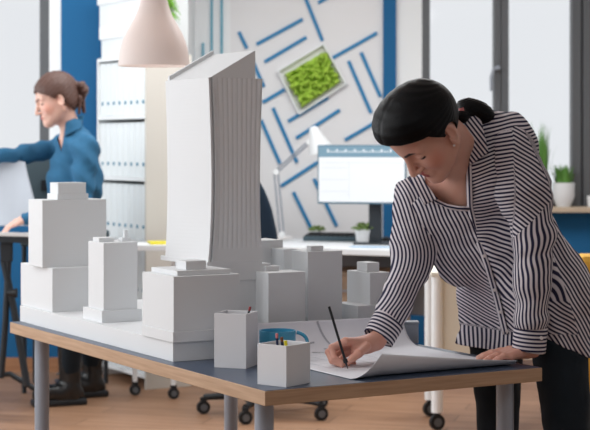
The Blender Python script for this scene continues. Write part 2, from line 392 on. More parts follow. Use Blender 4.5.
# ================================================================== TABLE
ZT = .74; TH = .040
Cc = onz(265, 391, ZT); Lc = Cc+U2*1.925; Rc = Cc+V2*.9146; Bc = Lc+V2*.9146
def T(u, v, z=ZT): return Cc+U2*u+V2*v+np.array([0, 0, z-ZT])
tb = thing('work_table', 'long table with dark blue-grey top, oak edge and round grey legs', 'table', ((Cc+Bc)/2)*[1, 1, 0])
b = MB(); b.prism([p[:2] for p in (Cc, Rc, Bc, Lc)], ZT-TH, ZT-.001); b.build('tabletop', 'edge_wood', tb, bevel=.0015)
b = MB(); b.prism([T(u, v)[:2] for u, v in ((.002, .002), (.002, .9126), (1.923, .9126), (1.923, .002))], ZT-.0012, ZT); lab(b.build('laminate', 'table_top', tb), 'dark blue-grey laminate surface')
for u, v in ((.105, .055), (.105, .86), (1.80, .075), (1.80, .84)):
    p = T(u, v, 0); b = MB(); b.cyl((p[0], p[1], .012), .026, ZT-TH-.012, 28); o = b.build('leg', 'leg_grey', tb, smooth=True)
    b = MB(); b.cyl((p[0], p[1], 0), .03, .014, 24); b.build('foot', 'black_plastic', o, smooth=True)

# ================================================================== CITY MODEL
ZB = ZT+.058
def blk(P, z0, z1, lu, lv): 
    b = MB(); b.prism([P[:2], (P+V2*lv)[:2], (P+V2*lv+U2*lu)[:2], (P+U2*lu)[:2]], z0, z1); return b
def blockpx(xn, yb, z0, yt, xl, xr, P=None):
    if P is None: P = onz(xn, yb, z0)
    z1 = zat(yt, P[1]); return P, z0, z1, reach(P, U2, xl), reach(P, V2, xr)
GM = 'white architectural model buildings on the table'
def bld(label, spec, parts=('block',)):
    t = None
    for (a, nm) in spec:
        if t is None: t = thing('model_building', label, 'model building', (a[0]+U2*a[3]/2+V2*a[4]/2)*[1, 1, 0]+[0, 0, a[1]], GM)
        blk(*a).build(nm, 'model_white', t, bevel=.0012)
    return t
S = onz(173, 362, ZT)
lu = reach(S, U2, 20)
t = thing('model_base_board', 'long white base board under the architectural model buildings', 'model base', (S+U2*lu/2+V2*.2)*[1, 1, 0]+[0, 0, ZT])
blk(S, ZT, ZB, lu, .245).build('board', 'model_white', t, bevel=.0012)
P2 = S+V2*.245+U2*.28
b2 = blk(P2, ZT, ZB, 1.0, .33); b2.build('board_step', 'model_white', t, bevel=.0012)
# left stack
A1 = blockpx(52.3, 312.3, ZB, 268.3, 20.8, 108)
zA1 = A1[2]
A2 = blockpx(42.3, 267.6, zA1, 200.3, 28.4, 106.5)
pA3 = A2[0]+U2*.035+V2*.035
A3 = blockpx(57.5, 0, A2[2], 194, 47.2, 88.5, P=W(57.5, 200, A2[0][1]+.045)); 
A4 = blockpx(58, 0, A3[2], 182.8, 50, 86, P=W(58, 194, A3[0][1]+.008))
t = bld('large stepped white model building at the left end, small box on its roof', [(A1, 'lower_block'), (A2, 'upper_block'), (A3, 'roof_slab'), (A4, 'roof_box')])
# middle building
Mp = blockpx(102, 323, ZB, 311, 82.9, 142)
zM = Mp[2]; Mb = blockpx(103.6, 0, zM, 243, 88.3, 137.5, P=W(103.6, 311, Mp[0][1]+.012))
k1 = Mb[0]+U2*Mb[3]*.4+V2*.006; K1 = (k1, Mb[2], Mb[2]+.014, Mb[3]*.42, .055)
k2 = Mb[0]+U2*Mb[3]*.4+V2*Mb[4]*.80; K2 = (k2, Mb[2]+.012, Mb[2]+.038, .012, .012); K3 = (k2-V2*.012-U2*.01, Mb[2], Mb[2]+.012, .035, .03)
bld('narrow white model tower on a plinth between the stepped building and the wide block', [(Mp, 'plinth'), (Mb, 'block'), (K1, 'roof_box'), (K2, 'roof_box'), (K3, 'roof_slab')])
# D podium block
Dp = blockpx(173.1, 343, ZB, 332, 141.6, 241.2); Db = blockpx(173.6, 0, Dp[2], 276.8, 142.4, 240, P=W(173.6, 331.8, Dp[0][1]+.003))
D2 = blockpx(177.2, 0, Db[2], 271, 151.3, 230.5, P=W(177.2, 277, Db[0][1]+.03)); D3 = blockpx(186, 0, D2[2], 261.2, 176.2, 206.3, P=W(186, 270, D2[0][1]+.035))
bld('wide white model block in front of the tall fluted tower, thin steps on its roof', [(Dp, 'plinth'), (Db, 'block'), (D2, 'roof_slab'), (D3, 'roof_box')])
# tall tower
TY = 5.17
TP = W(208, 262, TY); zT0 = TP[2]; zT1 = zat(77.5, TY)
tw = thing('model_building', 'tallest white model tower with fluted curved side and slanted roof', 'model building', TP*[1, 1, 0]+[0, 0, ZB], GM)
La = reach(TP, U2, 165.2); Lb = reach(TP, V2, 261.5)
q3 = TP-V2*.012-U2*.006; q2 = q3-U2*.004
lz = zat(282, TY)
blk(TP+V2*.02, lz, zT0-.012, La*.9, Lb+.012).build('podium', 'model_white', tw, bevel=.001)
blk(TP+V2*.03+U2*.004, ZB, lz, La*.9, Lb-.045).build('lower_podium', 'model_white', tw, bevel=.001)
blk(TP-V2*.003, zT0-.014, zT0, La+.03, Lb+.006).build('plinth', 'model_white', tw, bevel=.001)
def tower():
    nz = 48; b = MB(); rings = []
    for i in range(nz+1):
        t = i/nz; z = zT0+(zT1-zT0)*t
        bump = math.sin(math.pi*min(1, max(0, t))**.8)
        cv = .013*bump+.002*t; cu = .004*bump; fl = min(1, max(0, (t-.06)/.03))
        ring = [(La-.006*bump, cv*.4), (cu, cv), (cu, cv+.006), (cu+.010, cv+.007), (cu+.010, cv+.0135), (cu-.0005, cv+.014), (cu-.0005, cv+.018)]
        b0, b1 = cv+.018, Lb+.006-.007*bump
        N = 100
        for k in range(N+1):
            s = k/N; ph = s*10; a = abs(math.sin(math.pi*ph))
            ring.append((cu+.0025+.0022*(1-a)*fl+.003*math.sin(math.pi*s)*0, b0+(b1-b0)*s))
        ring += [(cu+.004, Lb+.006-.007*bump), (La-.006*bump, Lb+.006-.007*bump)]
        rings.append([TP+U2*a+V2*c+np.array([0, 0, z-zT0]) for a, c in ring])
    n = len(rings[0]); vs = [v for r in rings for v in r]
    b.add(vs, [(i*n+k, i*n+(k+1) % n, (i+1)*n+(k+1) % n, (i+1)*n+k) for i in range(nz) for k in range(n)]+[tuple(range(n))[::-1], tuple(nz*n+k for k in range(n))])
    b.build('fluted_shaft', 'model_white', tw)
tower()
zR = zat(48.5, TY); A = TP+V2*.008+U2*.004; lv = Lb-.028
b = MB(); A[2] = 0; e1 = U2*(La-.02); zz = lambda z: np.array([0, 0, z])
vs = [A+zz(zT1), A+V2*lv+zz(zT1), A+V2*lv+zz(zR), A+e1+zz(zT1), A+e1+V2*lv+zz(zT1), A+e1+V2*lv+zz(zR)]
b.add(vs, [(0, 1, 2), (3, 5, 4), (0, 2, 5, 3), (0, 3, 4, 1), (1, 4, 5, 2)])
b.build('slanted_roof', 'model_white', tw, bevel=.001)
b = MB(); e2 = U2*.012
vs = [A+e1+zz(zT1), A+e1+V2*lv+zz(zR)]; up = zz(.014)
b.add([vs[0], vs[1], vs[1]+up, vs[0]+up, vs[0]+e2, vs[1]+e2, vs[1]+e2+up, vs[0]+e2+up], [(0, 1, 2, 3), (7, 6, 5, 4), (0, 4, 5, 1), (1, 5, 6, 2), (2, 6, 7, 3), (3, 7, 4, 0)])
b.build('roof_rim', 'model_white', tw)
# row behind
def free(xn, yb, yt, xl, xr, z0=ZB): return blockpx(xn, yb, z0, yt, xl, xr)
H = free(268.4, 330, 273.1, 253.5, 305.2)
Hk = (H[0]+U2*.07+V2*.03, H[2], H[2]+.016, .03, .05); Hk2 = (H[0]+U2*.09+V2*.02, H[2], H[2]+.018, .02, .014)
bld('white model block behind the blue mug, nearest of the right-hand group', [(H, 'block'), (Hk, 'roof_slab'), (Hk2, 'roof_box')])
G = free(307.7, 325, 251.9, 291.5, 342.3); Gk = blockpx(311, 0, G[2], 246.2, 306.5, 323.5, P=W(311, 251, G[0][1]+.03))
bld('tall white model block right of the mug, small box on its roof', [(G, 'block'), (Gk, 'roof_box')])
Jl = free(357.7, 324, 306, 334, 377); J = blockpx(370, 0, ZB, 273, 346.9, 389.5, P=W(370, 318, Jl[0][1]+.035))
Jk = blockpx(367.2, 0, J[2], 262.8, 356.8, 379.3, P=W(367.2, 271, J[0][1]+.035))
bld('stepped white model block beside the striped sleeve', [(Jl, 'lower_block'), (J, 'block'), (Jk, 'roof_box')])
E1 = blockpx(270, 0, ZB, 239.8, 255, 283, P=W(262.5, 325, 5.62)); 
bld('plain white model block just right of the fluted tower, behind the others', [((W(258, 0, 5.55)*[1, 1, 0], ZB, zat(239.8, 5.6), .12, reach(W(258, 0, 5.55), V2, 283)), 'block')])
kp = W(284, 0, 5.5)*[1, 1, 0]
bld('low white model block half hidden behind the tall block', [((kp, ZB, zat(249.2, 5.5), .10, .05), 'block')])

# ================================================================== CUPS, MUG, PENCILS
def sqcup(label, P, e1, e2, l1, l2, h):
    e1 = np.array([*e1, 0]); e2 = np.array([*e2, 0]); t = thing('pencil_cup', label, 'pencil holder', P+(e1*l1+e2*l2)/2)
    w = .004; z = np.array([0, 0, 1.])
    b = MB()
    o = [P, P+e2*l2, P+e2*l2+e1*l1, P+e1*l1]; i = [P+e1*w+e2*w, P+e2*(l2-w)+e1*w, P+e2*(l2-w)+e1*(l1-w), P+e1*(l1-w)+e2*w]
    vs = o+[p+z*h for p in o]+[p+z*h for p in i]+[p+z*w for p in i]
    f = [(0, 3, 2, 1)]+[(k, (k+1) % 4, 4+(k+1) % 4, 4+k) for k in range(4)]+[(4+k, 4+(k+1) % 4, 8+(k+1) % 4, 8+k) for k in range(4)]+[(8+k, 8+(k+1) % 4, 12+(k+1) % 4, 12+k) for k in range(4)]+[(12, 13, 14, 15)]
    b.add(vs, f); b.build('cup_body', 'cup_white', t, bevel=.001); return t
P1 = onz(246.2, 369, ZT); sqcup('taller white square pencil cup beside the wide white model block', P1, (-.95, .31), (.31, .95), reach(P1, np.array([-.95, .31, 0]), 214.2), .10, .157)
Pq = onz(286.4, 387.6, ZT); sqcup('shorter white square pencil cup at the table corner, in front of the blue mug', Pq, (-.8, .6), (.6, .8), .098, .107, .11)
def stick(label, a, bt, r, m, tip, name='pencil'):
    t = thing(name, label, name, a)
    a = np.array(a); bt = np.array(bt); d = (bt-a)/np.linalg.norm(bt-a)
    b = MB(); b.tube([a, bt], r, 6); b.build('barrel', m, t); b = MB(); b.tube([bt, bt+d*.012], r*.95, 10); b.build('eraser' if tip != 'pencil_wood' else 'tip', tip, t, smooth=True)
stick('red-tipped pencil standing in the taller white cup', P1+[-.03, .06, .006], W(249.3, 310.5, P1[1]+.06), .004, 'pencil_black', 'pencil_red')
stick('navy pencil with pink eraser in the shorter white cup', Pq+[-.02, .06, .006], W(277, 338, Pq[1]+.055), .004, 'pencil_navy', 'eraser_pink')
stick('brown pencil in the shorter white cup, beside the navy one', Pq+[0, .05, .006], W(282, 341.5, Pq[1]+.05), .0045, 'pencil_navy', 'pencil_brown')
stick('yellow marker barely rising from the shorter white cup', Pq+[.012, .05, .006], W(286, 345, Pq[1]+.045), .005, 'marker_yellow', 'marker_yellow', 'marker')
zP = ZT+.0015
mp = onz(277.5, 362, zP); mug = thing('mug', 'blue mug standing behind the shorter white pencil cup', 'mug', mp)
r = 18.3*mp[1]/F; h = .094
b = MB(); b.lathe(mp, [(0, 0), (r*.9, 0), (r, .006), (r, h), (r-.0035, h), (r-.0045, .008), (0, .007)], 40); b.build('cup_body', 'mug_blue', mug, smooth=True)
b = MB(); hc = mp+np.array([0, 0, h*.62]); hp = [hc+np.array([r-.002+.036*math.sin(a), -.004, .03*math.cos(a)]) for a in np.linspace(.12, math.pi-.12, 16)]; b.tube(hp, .0055, 10); b.build('handle', 'mug_blue', mug, smooth=True)
gp = np.array([.372, 5.335, ZT]); t = thing('desk_box', 'small grey box standing at the far edge of the table behind the sleeve', 'box', gp)
b = MB(); gp = np.array([.372, 5.335, ZT]); b.box((gp[0], gp[1], ZT), .056, .05, .064, .0); b.build('box_body', 'steel_grey', t, bevel=.003)
b = MB(); b.box((gp[0], gp[1], ZT+.064), .06, .054, .006, .0); b.build('lid', 'steel_grey', t, bevel=.001)

# ================================================================== PLAN SHEET
SB = onz(350, 379.5, ZT); uB = float((SB-Cc)@U2); vB = float((SB-Cc)@V2)
SW = .565; SQ = .78; RB_ = .095; RF = .052; UC = uB+.026
def sheet(q, t):
    q = np.asarray(q, float); t = np.asarray(t, float)
    Lf = .105*np.clip(t/.085, 0, 1)**.8*(1-.62*np.clip(t/SW, 0, 1)); base = UC-.028*(1-np.clip(t/.09, 0, 1))
    th = np.clip((Lf-q)/RF, 0, None); u = np.where(q < Lf, base-RF*np.sin(th), base+(q-Lf)); z = np.where(q < Lf, RF*(1-np.cos(th)), 0)
    lean = np.where(q < Lf, z*.0, 0)
    Qb = .555-.11*t; sb = u-(uB+Qb); tb_ = np.clip(sb/RB_, 0, None)
    u2 = np.where(sb > 0, uB+Qb+RB_*np.sin(tb_), u); z2 = np.where(sb > 0, RB_*(1-np.cos(tb_)), z)
    z2 = z2+.0015*np.sin(9*t+3)*np.sin(8*q)**2
    return Cc+u2[..., None]*U2+(vB+t+lean)[..., None]*V2+np.stack([0*q, 0*q, z2+.0022], -1)
nq, ntt = 120, 60; q, t_ = np.meshgrid(np.linspace(0, 1, nq), np.linspace(0, SW, ntt), indexing='ij')
def qend(t): return .105*np.clip(t/.085, 0, 1)**.8*(1-.62*np.clip(t/SW, 0, 1))+(uB+.555-.11*t)-(UC-.028*(1-np.clip(t/.09, 0, 1)))+RB_*1.5
q = q*qend(t_)
V = sheet(q, t_).reshape(-1, 3); Q = np.array([(i*ntt+j, i*ntt+j+1, (i+1)*ntt+j+1, (i+1)*ntt+j) for i in range(nq-1) for j in range(ntt-1)])
sh = thing('plan_sheet', 'large white drawing sheet with curled edges under the striped-shirt person\'s hands', 'paper', T(uB+.3, vB+.3, ZT))
rawmesh('sheet', V, Q, 'paper', sh, thick=.0006)
def ink(segs, w, m, name):
    b = MB()
    for q0, t0, q1, t1 in segs:
        n = 12; qs = np.linspace(q0, q1, n); ts = np.linspace(t0, t1, n); d = np.array([q1-q0, t1-t0]); d = d/np.linalg.norm(d)*w/2
        a = sheet(qs-d[1], ts+d[0]); c = sheet(qs+d[1], ts-d[0])
        P = sheet(qs, ts); dq = sheet(qs+.002, ts)-P; dt = sheet(qs, ts+.002)-P; nn = np.cross(dt, dq); nn /= np.linalg.norm(nn, axis=1)[:, None]; nn *= np.sign((nn@np.array([.0, -.3, 1.]))+1e-9)[:, None]
        a = a+nn*.0010; c = c+nn*.0010
        b.add(list(a)+list(c), [(i, i+1, n+i+1, n+i) for i in range(n-1)])
    return b.build(name, m, sh)
seg = [(.66, .02, .50, .16), (.60, -.0, .60, .10), (.56, .10, .50, .02), (.45, .03, .45, .30), (.60, .12, .52, .12)]
for sg in [(.715, .262, .62, .285), (.655, .19, .65, .235), (.61, .25, .605, .295), (.60, .20, .57, .235)]: ink([sg], .007, 'plan_ink', 'drawn_wall')
fine = []
for q0 in (.28, .36, .44, .5): fine.append((q0, .04, q0, .38))
for t0 in (.06, .14, .22, .3, .38): fine.append((.26, t0, .5, t0))
for k in range(4):
    cq, ct = .545+.04*(k % 2), .17+.035*k
    for a in range(8): fine.append((cq+.011*math.cos(a*.785), ct+.011*math.sin(a*.785), cq+.011*math.cos(a*.785+.785), ct+.011*math.sin(a*.785+.785)))
ink(fine, .0016, 'plan_line', 'drawn_line')

# ================================================================== BACKGROUND: SHELF UNIT
SC = W(146, 0, 9.25)*[1, 1, 0]; fd = np.array([-.5, .866, 0]); sd = np.array([.866, .5, 0])
SL = reach(SC, fd, 97); SDp = reach(SC, sd, 176)+.1
su = thing('shelf_unit', 'tall white shelf unit filled with white ring binders against the blue wall', 'shelf', SC+fd*SL/2)
ztop = zat(53.5, SC[1]); 
def sp(a, c, z0, z1, a1, c1): 
    b = MB(); b.par(SC+fd*a+sd*c+zz(z0), fd*(a1-a), sd*(c1-c), (0, 0, z1-z0)); return b
sp(0, 0, 0, ztop, .018, SDp).build('side_panel', 'shelf_side_shaded', su, bevel=.001)
sp(SL-.018, 0, 0, ztop, SL, SDp).build('side_panel', 'shelf_white', su, bevel=.001)
sp(.018, SDp-.01, 0, ztop, SL-.018, SDp).build('back_panel', 'shelf_white', su)
rows = [.815, 1.18, 1.54]; bz = [zat(y, SC[1]+.02) for y in (118.5, 181.5, 244.5)]
zs = [ztop-.02, bz[0], bz[1], bz[2], bz[2]-.36, .06]
for z in zs: sp(.018, 0, z, z+.02, SL-.018, SDp-.01).build('shelf_board', 'shelf_white', su, bevel=.001)
ordn = ['leftmost', 'second from the left', 'third from the left', 'fourth from the left', 'fourth from the right', 'third from the right', 'second from the right', 'rightmost']
rown = ['top', 'second', 'third', 'fourth']
proto = None; wB = (SL-.036)/8
for rr in range(4):
    z0 = zs[rr+1]+.021
    for k in range(8):
        loc = SC+fd*(SL-.018-(k+.5)*wB)+sd*.012+zz(z0)
        if proto is None:
            proto = thing('ring_binder', '', '', loc)
            b = MB(); b.par(loc-fd*(wB/2-.0015), fd*(wB-.003), sd*.16, (0, 0, .315)); b.build('cover', 'binder_white', proto, bevel=.006)
            b = MB(); p = loc+zz(.075)-sd*.003; b.tube([p, p+sd*.004], .011, 12); b.build('finger_hole', 'binder_blue', proto)
            o = proto
        else:
            o = proto.copy(); C.objects.link(o); o.location = loc
            for ch in list(proto.children):
                c2 = ch.copy(); C.objects.link(c2); c2.parent = o
        tag(o, f'white ring binder on the {rown[rr]} shelf, {ordn[k]} of the eight', 'binder', 'ring binders in the shelf unit')
def obox(label, a0, a1, z0, z1, dd=.13):
    t = thing('storage_box', label, 'box', SC+fd*(a0+a1)/2+zz(z0)); 
    sp(a0+.012, .01, z0, z1-.07, a1-.012, dd).build('box_body', 'binder_white', t, bevel=.003); sp(a0, 0, z1-.08, z1, a1, dd+.01).build('lid', 'shelf_white', t, bevel=.003)
zb = ztop+.001
obox('white lidded storage box directly on top of the shelf unit, lower one', .04, SL-.03, zb, zb+.19)
obox('white lidded storage box stacked on another above the shelf unit', .02, SL+.0, zb+.191, zb+.40)
# plant above the cabinet behind the lamp
pp = SC+sd*.12-fd*.0+zz(ztop); pp = SC+sd*.215+fd*.30+zz(ztop+.001)
def leafy(name, label, P, pr, ph, potm, m, n, hl, spread, wid, cat='potted plant', trail=0):
    t = thing(name, label, cat, P)
    b = MB(); b.lathe(P, [(0, 0), (pr*.62, 0), (pr*.72, ph*.1), (pr, ph*.45), (pr, ph), (pr*.88, ph), (pr*.85, ph*.85), (0, ph*.85)], 24); b.build('pot', potm, t, smooth=True)
    b = MB()
    for i in range(n):
        a = random.random()*6.283; r0 = pr*.7*random.random()**.5; hh = hl*(.6+.5*random.random()); o = P+np.array([r0*math.cos(a), r0*math.sin(a), ph*.8]); d = np.array([math.cos(a), math.sin(a), 0]); s = np.array([-d[1], d[0], 0])*wid
        sp_ = spread*random.random()*(.4+r0/pr); pts = [o, o+d*sp_*.35+zz(hh*.5), o+d*sp_*.8+zz(hh*.85), o+d*sp_*1.2+zz(hh*(1-trail))]
        ws = [1, 1.1, .7, .05]; vs = [];
        for p, w in zip(pts, ws): vs += [p-s*w, p+s*w+d*wid*.3]
        b.add(vs, [(0, 1, 3, 2), (2, 3, 5, 4), (4, 5, 7, 6)])
    b.build('leaves', m, t, smooth=True); return t
leafy('potted_plant', 'green leafy plant high on the shelf unit behind the pendant lamp', pp, .05, .09, 'pot_white', 'plant_green', 200, .30, .10, .014, trail=.35)

# ================================================================== PENDANT LAMP
LY = 7.0; k = LY/F; lc = W(154, 66, LY); t = thing('pendant_lamp', 'white bell-shaped pendant lamp hanging at upper left', 'pendant lamp', lc)
prof = [(36, 0), (35.6, 3), (35, 9), (33.6, 18), (31, 26), (27.5, 34), (23, 42), (19.5, 48), (17, 54), (14.6, 61), (13, 68), (12, 78), (11, 90), (6, 100), (3, 104)]
pr = [(a*k, b*k) for a, b in prof]; pr2 = [(max(.001, a-.004), b-.001) for a, b in pr[::-1]]
lm = M['lamp_white'].copy(); lm.name = 'translucent_shade'; M['shade'] = lm; nt = lm.node_tree; tl = nt.nodes.new('ShaderNodeBsdfTranslucent'); tl.inputs[0].default_value = lin((246, 236, 232)); mxs = nt.nodes.new('ShaderNodeMixShader'); mxs.inputs[0].default_value = .45
nt.links.new(nt.nodes['Principled BSDF'].outputs[0], mxs.inputs[1]); nt.links.new(tl.outputs[0], mxs.inputs[2]); nt.links.new(mxs.outputs[0], nt.nodes['Material Output'].inputs[0])
mat('bulb_glow', (255, 238, 228), .4, emit=3.5)
b = MB(); b.lathe(lc, pr+pr2, 48); b.build('lamp_shade', 'shade', t, smooth=True)
b = MB(); b.tube([lc+zz(104*k-.002), (lc[0], lc[1], ZC-.02)], .004, 8); b.build('cord', 'lamp_white', t)
b = MB(); b.cyl((lc[0], lc[1], ZC-.025), .05, .025); b.build('ceiling_rose', 'lamp_white', t)
b = MB(); b.lathe(lc+zz(.04), [(0, 0), (.02, .006), (.03, .03), (.024, .055), (.013, .08), (.013, .11), (0, .112)], 20); b.build('bulb', 'bulb_glow', t, smooth=True)

# ================================================================== DESK IN THE BACK
ZD = .79; DF = onz(137, 242.5, ZD); DG = onz(402, 250.5, ZD); dd = DG-DF; dd /= np.linalg.norm(dd); DF = DF+dd*reach(DF, dd, 192); dl = np.linalg.norm(DG-DF); dn = np.array([-dd[1], dd[0], 0]); DD = .80
dk = thing('desk', 'long white desk by the striped wall carrying a monitor', 'desk', (DF+dd*dl/2+dn*DD/2)*[1, 1, 0])
b = MB(); b.par(DF-zz(.035), dd*dl, dn*DD, (0, 0, .035)); b.build('desktop', 'desk_white', dk, bevel=.003)
def caster(P, r, parent, grey=True):
    b = MB(); d = np.array([.05*r/.03, 0, 0]); ax = np.array([.35, -.94, 0]); b.tube([P-ax*.012+zz(r), P+ax*.012+zz(r)], r, 20); b.tube([P-ax*.014+zz(r), P+ax*.014+zz(r)], r*.55, 16, 1); o = b.build('caster', ['black_plastic', 'caster_grey'], parent, smooth=True)
    b = MB(); b.box((P[0], P[1]+.008, r*1.2), .034, .03, r*1.3); b.build('fork', 'black_plastic', o, bevel=.003)
def deskleg(P, r=.022):
    b = MB(); b.cyl((P[0], P[1], .085), r, ZD-.035-.085, 20); o = b.build('leg', 'shelf_white', dk, smooth=True); caster(P*[1, 1, 0], .036, o)
deskleg(DF+dd*.06+dn*.05); deskleg(DF+dd*.06+dn*(DD-.08)); deskleg(DG-dd*.06+dn*(DD-.1)); 
sx = thing('side_table', 'small white side table on casters in front of the binder shelf', 'table', W(180, 0, 9.0)*[1, 1, 0])
c0, c1, c2, c3 = [W(a, 0, y)[:2] for a, y in ((129, 9.12), (172, 8.80), (236, 8.80), (236, 9.16))]
zs_ = zat(243.5, 9.0); b = MB(); b.prism([c0, W(133, 0, 8.86)[:2], c2, c3], zs_-.03, zs_); b.build('tabletop', 'desk_white', sx, bevel=.002)
for a, y in ((173.5, 8.92), (135, 9.05), (230, 8.86), (230, 9.1)):
    p = W(a, 0, y)*[1, 1, 0]; b = MB(); b.cyl((p[0], p[1], .075), .014, zs_-.03-.075, 20); o = b.build('leg', 'shelf_white', sx, smooth=True); caster(p, .03, o)
p = W(160, 0, 8.98)*[1, 1, 0]+zz(zs_+.0002); b = MB(); b.box(p, .12, .16, .012, .2); tag(b.build('folder', 'marker_yellow', bevel=.001), 'yellow folder lying on the small side table', 'folder')
b = MB(); b.par(DF*[1, 1, 0]+dn*(DD-.06)+zz(.35)+dd*.1, dd*(dl-.2), dn*.02, (0, 0, ZD-.035-.35)); b.build('modesty_panel', 'steel_grey', dk)
def onD(px, py): return onz(px, py, ZD)
cw = onz(350, 247, ZD)*[1, 1, 0]; t = thing('drawer_cabinet', 'light wood drawer cabinet under the right half of the white desk', 'cabinet', cw+dn*.35)
cp = DF+dd*(dl-.62)+dn*.18; cp[2] = 0
b = MB(); b.par(cp+zz(.02), dd*.42, dn*.45, (0, 0, .62)); b.build('body', 'cabinet_wood', t, bevel=.003)
for k in range(3):
    b = MB(); b.par(cp+dd*.01-dn*.015+zz(.04+k*.2), dd*.40, dn*.014, (0, 0, .18)); o = b.build('drawer', 'cabinet_wood', t, bevel=.002)
    b = MB(); b.par(cp+dd*.15-dn*.035+zz(.13+k*.2), dd*.12, dn*.01, (0, 0, .012)); b.build('handle', 'steel_grey', o)
# monitor
mc = onD(372, 236.5); mx = thing('monitor', 'wide desktop monitor with a white window open on the desk', 'monitor', mc)
mY = 9.75; ml = W(317.5, 0, mY+.04); mr = W(406, 0, mY-.08); md = (mr-ml)*[1, 1, 0]; mw = np.linalg.norm(md); md /= mw; mn = np.array([md[1], -md[0], 0]); z0, z1 = zat(204, mY), zat(144.8, mY); B0 = ml*[1, 1, 0]
b = MB(); b.par(B0+zz(z0), md*mw, -mn*.035, (0, 0, z1-z0)); b.build('housing', 'bezel_blue', mx, bevel=.004)
b = MB(); b.par(B0+zz(z0+.012)+md*.008+mn*.0005, md*(mw-.016), mn*.001, (0, 0, z1-z0-.02)); scn = b.build('screen', 'screen_white', mx)
hb = z1-z0-.02
b = MB(); b.par(B0+zz(z1-.008-.065)+md*.008+mn*.0018, md*(mw-.016), mn*.0006, (0, 0, .065)); b.build('toolbar', 'screen_bar', scn)
b = MB()
for i in range(22): b.par(B0+zz(z1-.045)+md*(.06+.018*i)+mn*.0026, md*.010, mn*.0004, (0, 0, .008 if i % 3 else .018))
b.build('toolbar_icon', 'screen_white', scn)
b = MB()
for z in (.10, .13, .2, .27): b.par(B0+zz(z0+.012+hb-z)+md*.02+mn*.0018, md*(.16 if z > .1 else mw-.05), mn*.0004, (0, 0, .002))
b.par(B0+zz(z0+.03)+md*.19+mn*.0018, md*.002, mn*.0004, (0, 0, hb-.11)); b.build('window_line', 'screen_line', scn)
sp0 = B0+md*mw*.62-mn*.05; b = MB(); b.par(sp0+zz(ZD+.012)-md*.03, md*.075, -mn*.03, (0, 0, z0-ZD+.08)); b.build('stand_neck', 'black_metal', mx, bevel=.004)
b = MB(); b.par(sp0+zz(ZD)-md*.11+mn*.09, md*.22, -mn*.19, (0, 0, .012)); b.build('stand_foot', 'black_metal', mx, bevel=.004)
kc = onD(340, 241.5); t = thing('keyboard', 'dark keyboard on the white desk below the monitor', 'keyboard', kc)
kp_ = onD(303, 241); b = MB(); b.par(kp_, md*.44, -mn*.17, (0, 0, .03)); b.build('case', 'keyboard_dark', t, bevel=.004)
b = MB()
for i in range(15):
    for j in range(5): b.par(kp_+md*(.01+.028*i)-mn*(.01+.031*j)+zz(.03), md*.022, -mn*.025, (0, 0, .009+.002*j))
b.build('keys', 'black_plastic', t)
for nm, x, y in (('computer_mouse', 386, 241.5),):
    p = onD(x, y); t = thing(nm, 'black computer mouse at the right end of the keyboard', 'mouse', p)
    v, qq = SDF().ell(p+zz(.008), np.eye(3), (.032, .05, .022), .01).mesh(.004); v[:, 2] = np.maximum(v[:, 2], ZD+.0002); rawmesh('shell', v, qq, 'black_plastic', t)
    b = MB(); b.tube([p+[-.003, -.025, .028], p+[.003, -.025, .028]], .006, 10); b.build('scroll_wheel', 'caster_grey', t)
def succulent(label, P, pr, ph, rr, n, m='succulent_green'):
    t = thing('potted_succulent', label, 'potted plant', P); b = MB(); b.lathe(P, [(0, 0), (pr*.8, 0), (pr, ph), (pr*.9, ph), (pr*.88, ph*.85), (0, ph*.85)], 24); b.build('pot', 'pot_white', t, smooth=True)
    s = SDF()
    for i in range(n):
        a = random.random()*6.283; e = random.random()*1.3; d = np.array([math.cos(a)*math.cos(e), math.sin(a)*math.cos(e), math.sin(e)*.55]); o = P+zz(ph*.95); s.cap(o+d*rr*.3, o+d*rr, .007, .004, .002)
    v, qq = s.mesh(.0035); rawmesh('leaves', v, qq, m, t)
succulent('low green succulent in a white pot below the monitor', onD(365, 243.5), .062, .085, .085, 60)
succulent('tiny green cactus in a small white pot beside the keyboard', onD(317.5, 238.5), .026, .055, .055, 44)
for i, (x, y, m, l) in enumerate(((372, 247.5, 'paper_blue', 'pale blue paper lying on the desk edge'), (392, 243, 'paper', 'white paper lying on the desk near the monitor foot'))):
    p = onD(x, y); b = MB(); b.par(p-md*.14+zz(.0005+.0012*i), md*.26, dn*.08, (0, 0, .001)); tag(b.build('sheet_of_paper', m), l, 'paper')
# desk lamp
t = thing('desk_lamp', 'white articulated desk lamp leaning over the desk left of the monitor', 'lamp', onD(281, 238)); ly = 10.1
j0, j1, j2 = W(282, 234, ly), W(276, 172, ly), W(309, 142, ly-.05)
b = MB(); b.cyl(onD(281, 239.6), .07, .02, 28); b.build('base', 'lamp_white', t, smooth=True, bevel=.003)
for o_ in (-.012, .012):
    for a, c in ((j0, j1), (j1, j2)):
        b = MB(); b.tube([a+[o_, 0, 0], c+[o_, 0, 0]], .006, 8); b.build('arm', 'steel_grey', t, smooth=True)
b = MB(); 
for p in (j0, j1, j2): b.tube([p+[0, -.018, 0], p+[0, .018, 0]], .018, 14)
b.build('joint', 'shelf_white', t, smooth=True)
hx = np.array([.35, 0, -.93]); hx /= np.linalg.norm(hx); a0 = W(313.5, 129, ly-.06); ax = (W(321.5, 152, ly-.06)-a0); L = np.linalg.norm(ax); ax /= L
b = MB(); b.tube([a0-ax*.015, a0, a0+ax*L*.35, a0+ax*L*.8, a0+ax*L, a0+ax*(L-.002), a0+ax*L*.8], [.018, .028, .044, .072, .082, .078, .066], 28, cap=True); b.build('lamp_shade', 'shelf_white', t, smooth=True)
